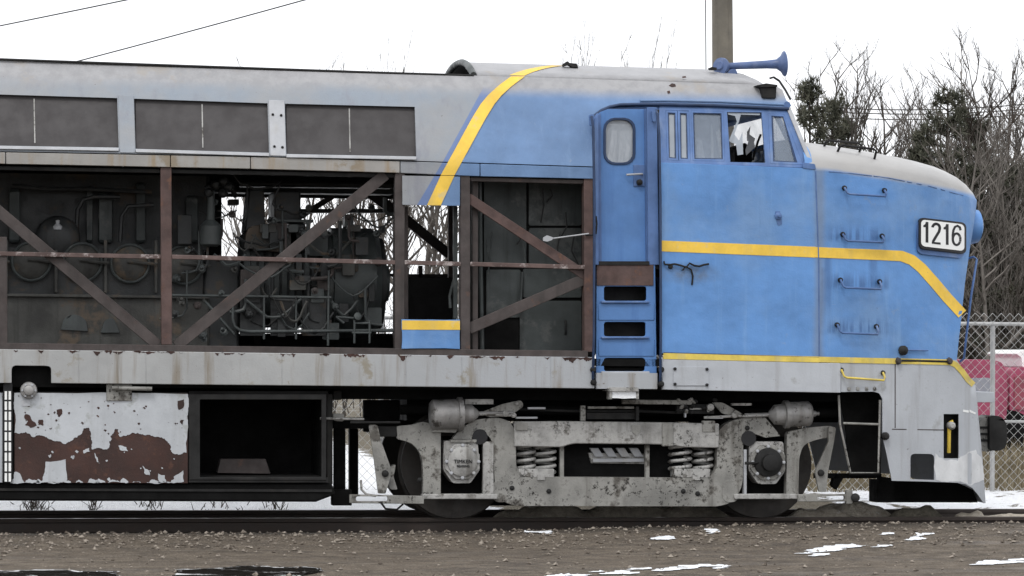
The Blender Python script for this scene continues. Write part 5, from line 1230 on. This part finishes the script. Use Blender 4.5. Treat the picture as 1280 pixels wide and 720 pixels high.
for px, Y, yt in ((285, 24, 120), (335, 26, 115), (385, 30, 110), (410, 24, 125), (462, 24, 120), (484, 30, 118), (512, 20, 125), (524, 26, 118), (537, 22, 128), (549, 28, 115), (561, 24, 130), (295, 22, 140)):
    place_tree(px, Y, yt, rd.randrange(7), L2_, 'bare trees seen through the engine bay', rd.uniform(0, 6), rd.uniform(.8, 1.2))
L3_ = 0; ORD = ['first', 'second', 'third', 'fourth', 'fifth', 'sixth', 'seventh', 'eighth']; oi = 0
for px, Y, yt in ((472, 52, 78), (490, 50, 80), (698, 52, 66), (716, 50, 62), (735, 54, 54), (763, 52, 58), (803, 50, 61), (820, 52, 68)):
    oi += 1; place_tree(px, Y, yt, rd.randrange(7), ORD[oi-1]+' from the left of the thin twig tops showing over the locomotive roof', None, rd.uniform(0, 6), .45)
L4_ = 'pale grey sapling in front of the dark thicket by the fence'
for i, px in enumerate((1226, 1234, 1246, 1256, 1268, 1277, 1288, 1301, 1150, 1172, 1198, 1210)):
    place_tree(px, 14+(i*1.7) % 7, (215, 160, 190, 130, 240, 150, 180, 140, 150, 140, 130, 160)[i], 2 if i % 2 else 5, L4_, 'pale saplings by the fence', i*1.1, 1.1)
# pines
n = NB('pine_needles'); c = n.mix(n.ss(n.noise(4, 5, .7), .3, .7), (.035, .040, .028, 1), (.11, .108, .08, 1)); c = n.mix(n.ss(n.noise(9, 4, .7), .66, .70), c, (.6, .62, .64, 1)); M_PINE = n.done(c, .8, 0, .2)
def pine_proto(seed):
    rd = random.Random(seed); bt, bc = bmesh.new(), bmesh.new(); h = 6.0
    bm_tube(bt, [Vector((0, 0, -.1)), Vector((.05, 0, 3)), Vector((0, .04, 6))], [.10, .06, .01], 7, False)
    for i in range(120):
        t = .1+.88*rd.random()**1.15; z = h*t; L = (1-t)**.9*2.0*rd.uniform(.6, 1.1)+.12; a = rd.uniform(0, 6.283); up = rd.uniform(.0, .5)+.3*t
        d = Vector((math.cos(a), math.sin(a), up)).normalized(); o = Vector((0, 0, z)); bm_tube(bt, [o, o+d*L], [.018, .006], 3, False)
        for j in range(int(5+L*7)):
            c = o+d*L*rd.uniform(.3, 1.05)+Vector((rd.gauss(0, .07), rd.gauss(0, .07), rd.gauss(0, .07)))
            for m in range(15):
                v = Vector((rd.gauss(0, 1), rd.gauss(0, 1), rd.gauss(.6, .9))).normalized()*rd.uniform(.08, .2); w_ = v.cross(Vector((rd.gauss(0, 1), rd.gauss(0, 1), rd.gauss(0, 1)))).normalized()*.012
                bc.faces.new([bc.verts.new(c-w_), bc.verts.new(c+w_), bc.verts.new(c+v)])
    mt = bpy.data.meshes.new('trunk'); bt.to_mesh(mt); bt.free(); mc = bpy.data.meshes.new('crown'); bc.to_mesh(mc); bc.free()
    mt.materials.append(M_B2); mc.materials.append(M_PINE); return (mt, mc)
pp = [pine_proto(5), pine_proto(6), pine_proto(9)]
for i, (px, Y, yt, wd, lb) in enumerate(((1010, 17, 102, .75, 'dark narrow pine just right of the cab windscreen'), (1040, 18, 124, .8, 'smaller dark pine beside the narrow pine near the windscreen'), (1184, 16, 114, 1.05, 'broad dark pine rising above the locomotive nose'), (1150, 17, 160, .9, 'low pine left of the broad pine above the nose'), (1222, 18, 150, .95, 'dark pine right of the broad pine, behind bare twigs'), (1266, 17, 205, 1.2, 'low bushy pine behind the fence at the right edge'), (1060, 24, 150, .8, 'low ragged pine behind the top of the nose'), (1238, 21, 300, 3.0, 'low dark spreading evergreen just right of the headlight'), (1282, 22, 285, 3.0, 'low dark spreading evergreen at the right edge behind the fence'))):
    place_tree(px, Y, yt, i, lb, None, i*1.3, wd, pp, 'pine_tree')
# brushwood and dry grass
def brush(name, xr, Yr, N, hr, mat, seed, zfun=None, r=.006, nb=5):
    rd = random.Random(seed); bm = bmesh.new()
    for i in range(N):
        Y = rd.uniform(*Yr); x = P(rd.uniform(*xr), 480, Y).x; z = gz(x, Y); h = rd.uniform(*hr)
        p = Vector((x, Y, z)); d = Vector((rd.gauss(0, .28), rd.gauss(0, .2), 1)).normalized(); q = [p]
        for k in range(4): d = (d+Vector((rd.gauss(0, .16), rd.gauss(0, .12), .05))).normalized(); q.append(q[-1]+d*h/4)
        bm_tube(bm, q, [r*1.6, r*1.3, r, r*.7, r*.3], 3, False)
        for k in range(nb):
            o = q[rd.randrange(1, 4)].lerp(q[4], rd.random()*.5); e = (d+Vector((rd.gauss(0, .7), rd.gauss(0, .5), .1))).normalized(); L = h*rd.uniform(.15, .4)
            m_ = o+e*L*.5; e2 = (e+Vector((rd.gauss(0, .3), 0, .2))).normalized(); bm_tube(bm, [o, m_, m_+e2*L*.5], [r*.7, r*.5, r*.2], 3, False)
    return tag(from_bm(name, bm, mat, None, 0), kind='stuff')
brush('brushwood', (990, 1400), (18, 34), 900, (1.2, 4.2), M_B1, 1, r=.007)
brush('brushwood', (1180, 1400), (14, 28), 420, (1.5, 4.4), M_B3, 2, r=.006)
brush('brushwood', (990, 1400), (28, 48), 1700, (2.0, 5.6), M_B1, 3, r=.009)
brush('brushwood', (250, 990), (24, 40), 260, (1.5, 4.0), M_B1, 4, r=.009)
brush('brushwood', (1000, 1420), (14, 30), 1100, (1.0, 3.4), M_B2, 8, r=.009)
n = NB('dry_grass'); c = n.mix(n.ss(n.noise(6, 4, .6), .3, .7), (.15, .12, .075, 1), (.30, .26, .18, 1)); M_GRASS = n.done(c, .9, 0, .15)
rd = random.Random(77); bm = bmesh.new()
for i in range(15000):
    Y = rd.uniform(6.2, 12); x = P(rd.uniform(1010, 1400), 500, Y).x; z = gz(x, Y); h = rd.uniform(.15, .62)*(.5 if Y < 7 else 1); a = rd.uniform(0, 3.14); wv = Vector((math.cos(a), math.sin(a), 0))*.006; ln = Vector((rd.gauss(0, .16), rd.gauss(0, .16), 0))*h
    p = Vector((x, Y, z-.02)); v0, v1, v2, v3, v4 = [bm.verts.new(q) for q in (p-wv, p+wv, p+wv*.8+ln*.4+Vector((0, 0, h*.6)), p-wv*.8+ln*.4+Vector((0, 0, h*.6)), p+ln*1.3+Vector((0, 0, h)))]
    bm.faces.new((v0, v1, v2, v3)); bm.faces.new((v3, v2, v4))
tag(from_bm('dry_grass', bm, M_GRASS, None, 0), kind='stuff')
# weeds poking from the snow under the tank
bm = bmesh.new()
for i in range(260):
    px = rd.choice((rd.gauss(45, 16), rd.gauss(118, 3), rd.gauss(185, 10), rd.gauss(280, 20), rd.gauss(345, 8), rd.gauss(45, 10))); Y = rd.uniform(2.6, 5.5); b = P(px, 600, Y); z = gz(b.x, Y); h = rd.uniform(.03, .16); a = Vector((rd.gauss(0, .5), rd.gauss(0, .3), 1)).normalized()*h
    p = Vector((b.x, Y, z)); bm_tube(bm, [p, p+a*.6, p+a+Vector((rd.gauss(0, .02), 0, 0))], [.006, .005, .002], 3, False)
tag(from_bm('dead_weeds', bm, M_B2, None, 0), kind='stuff')
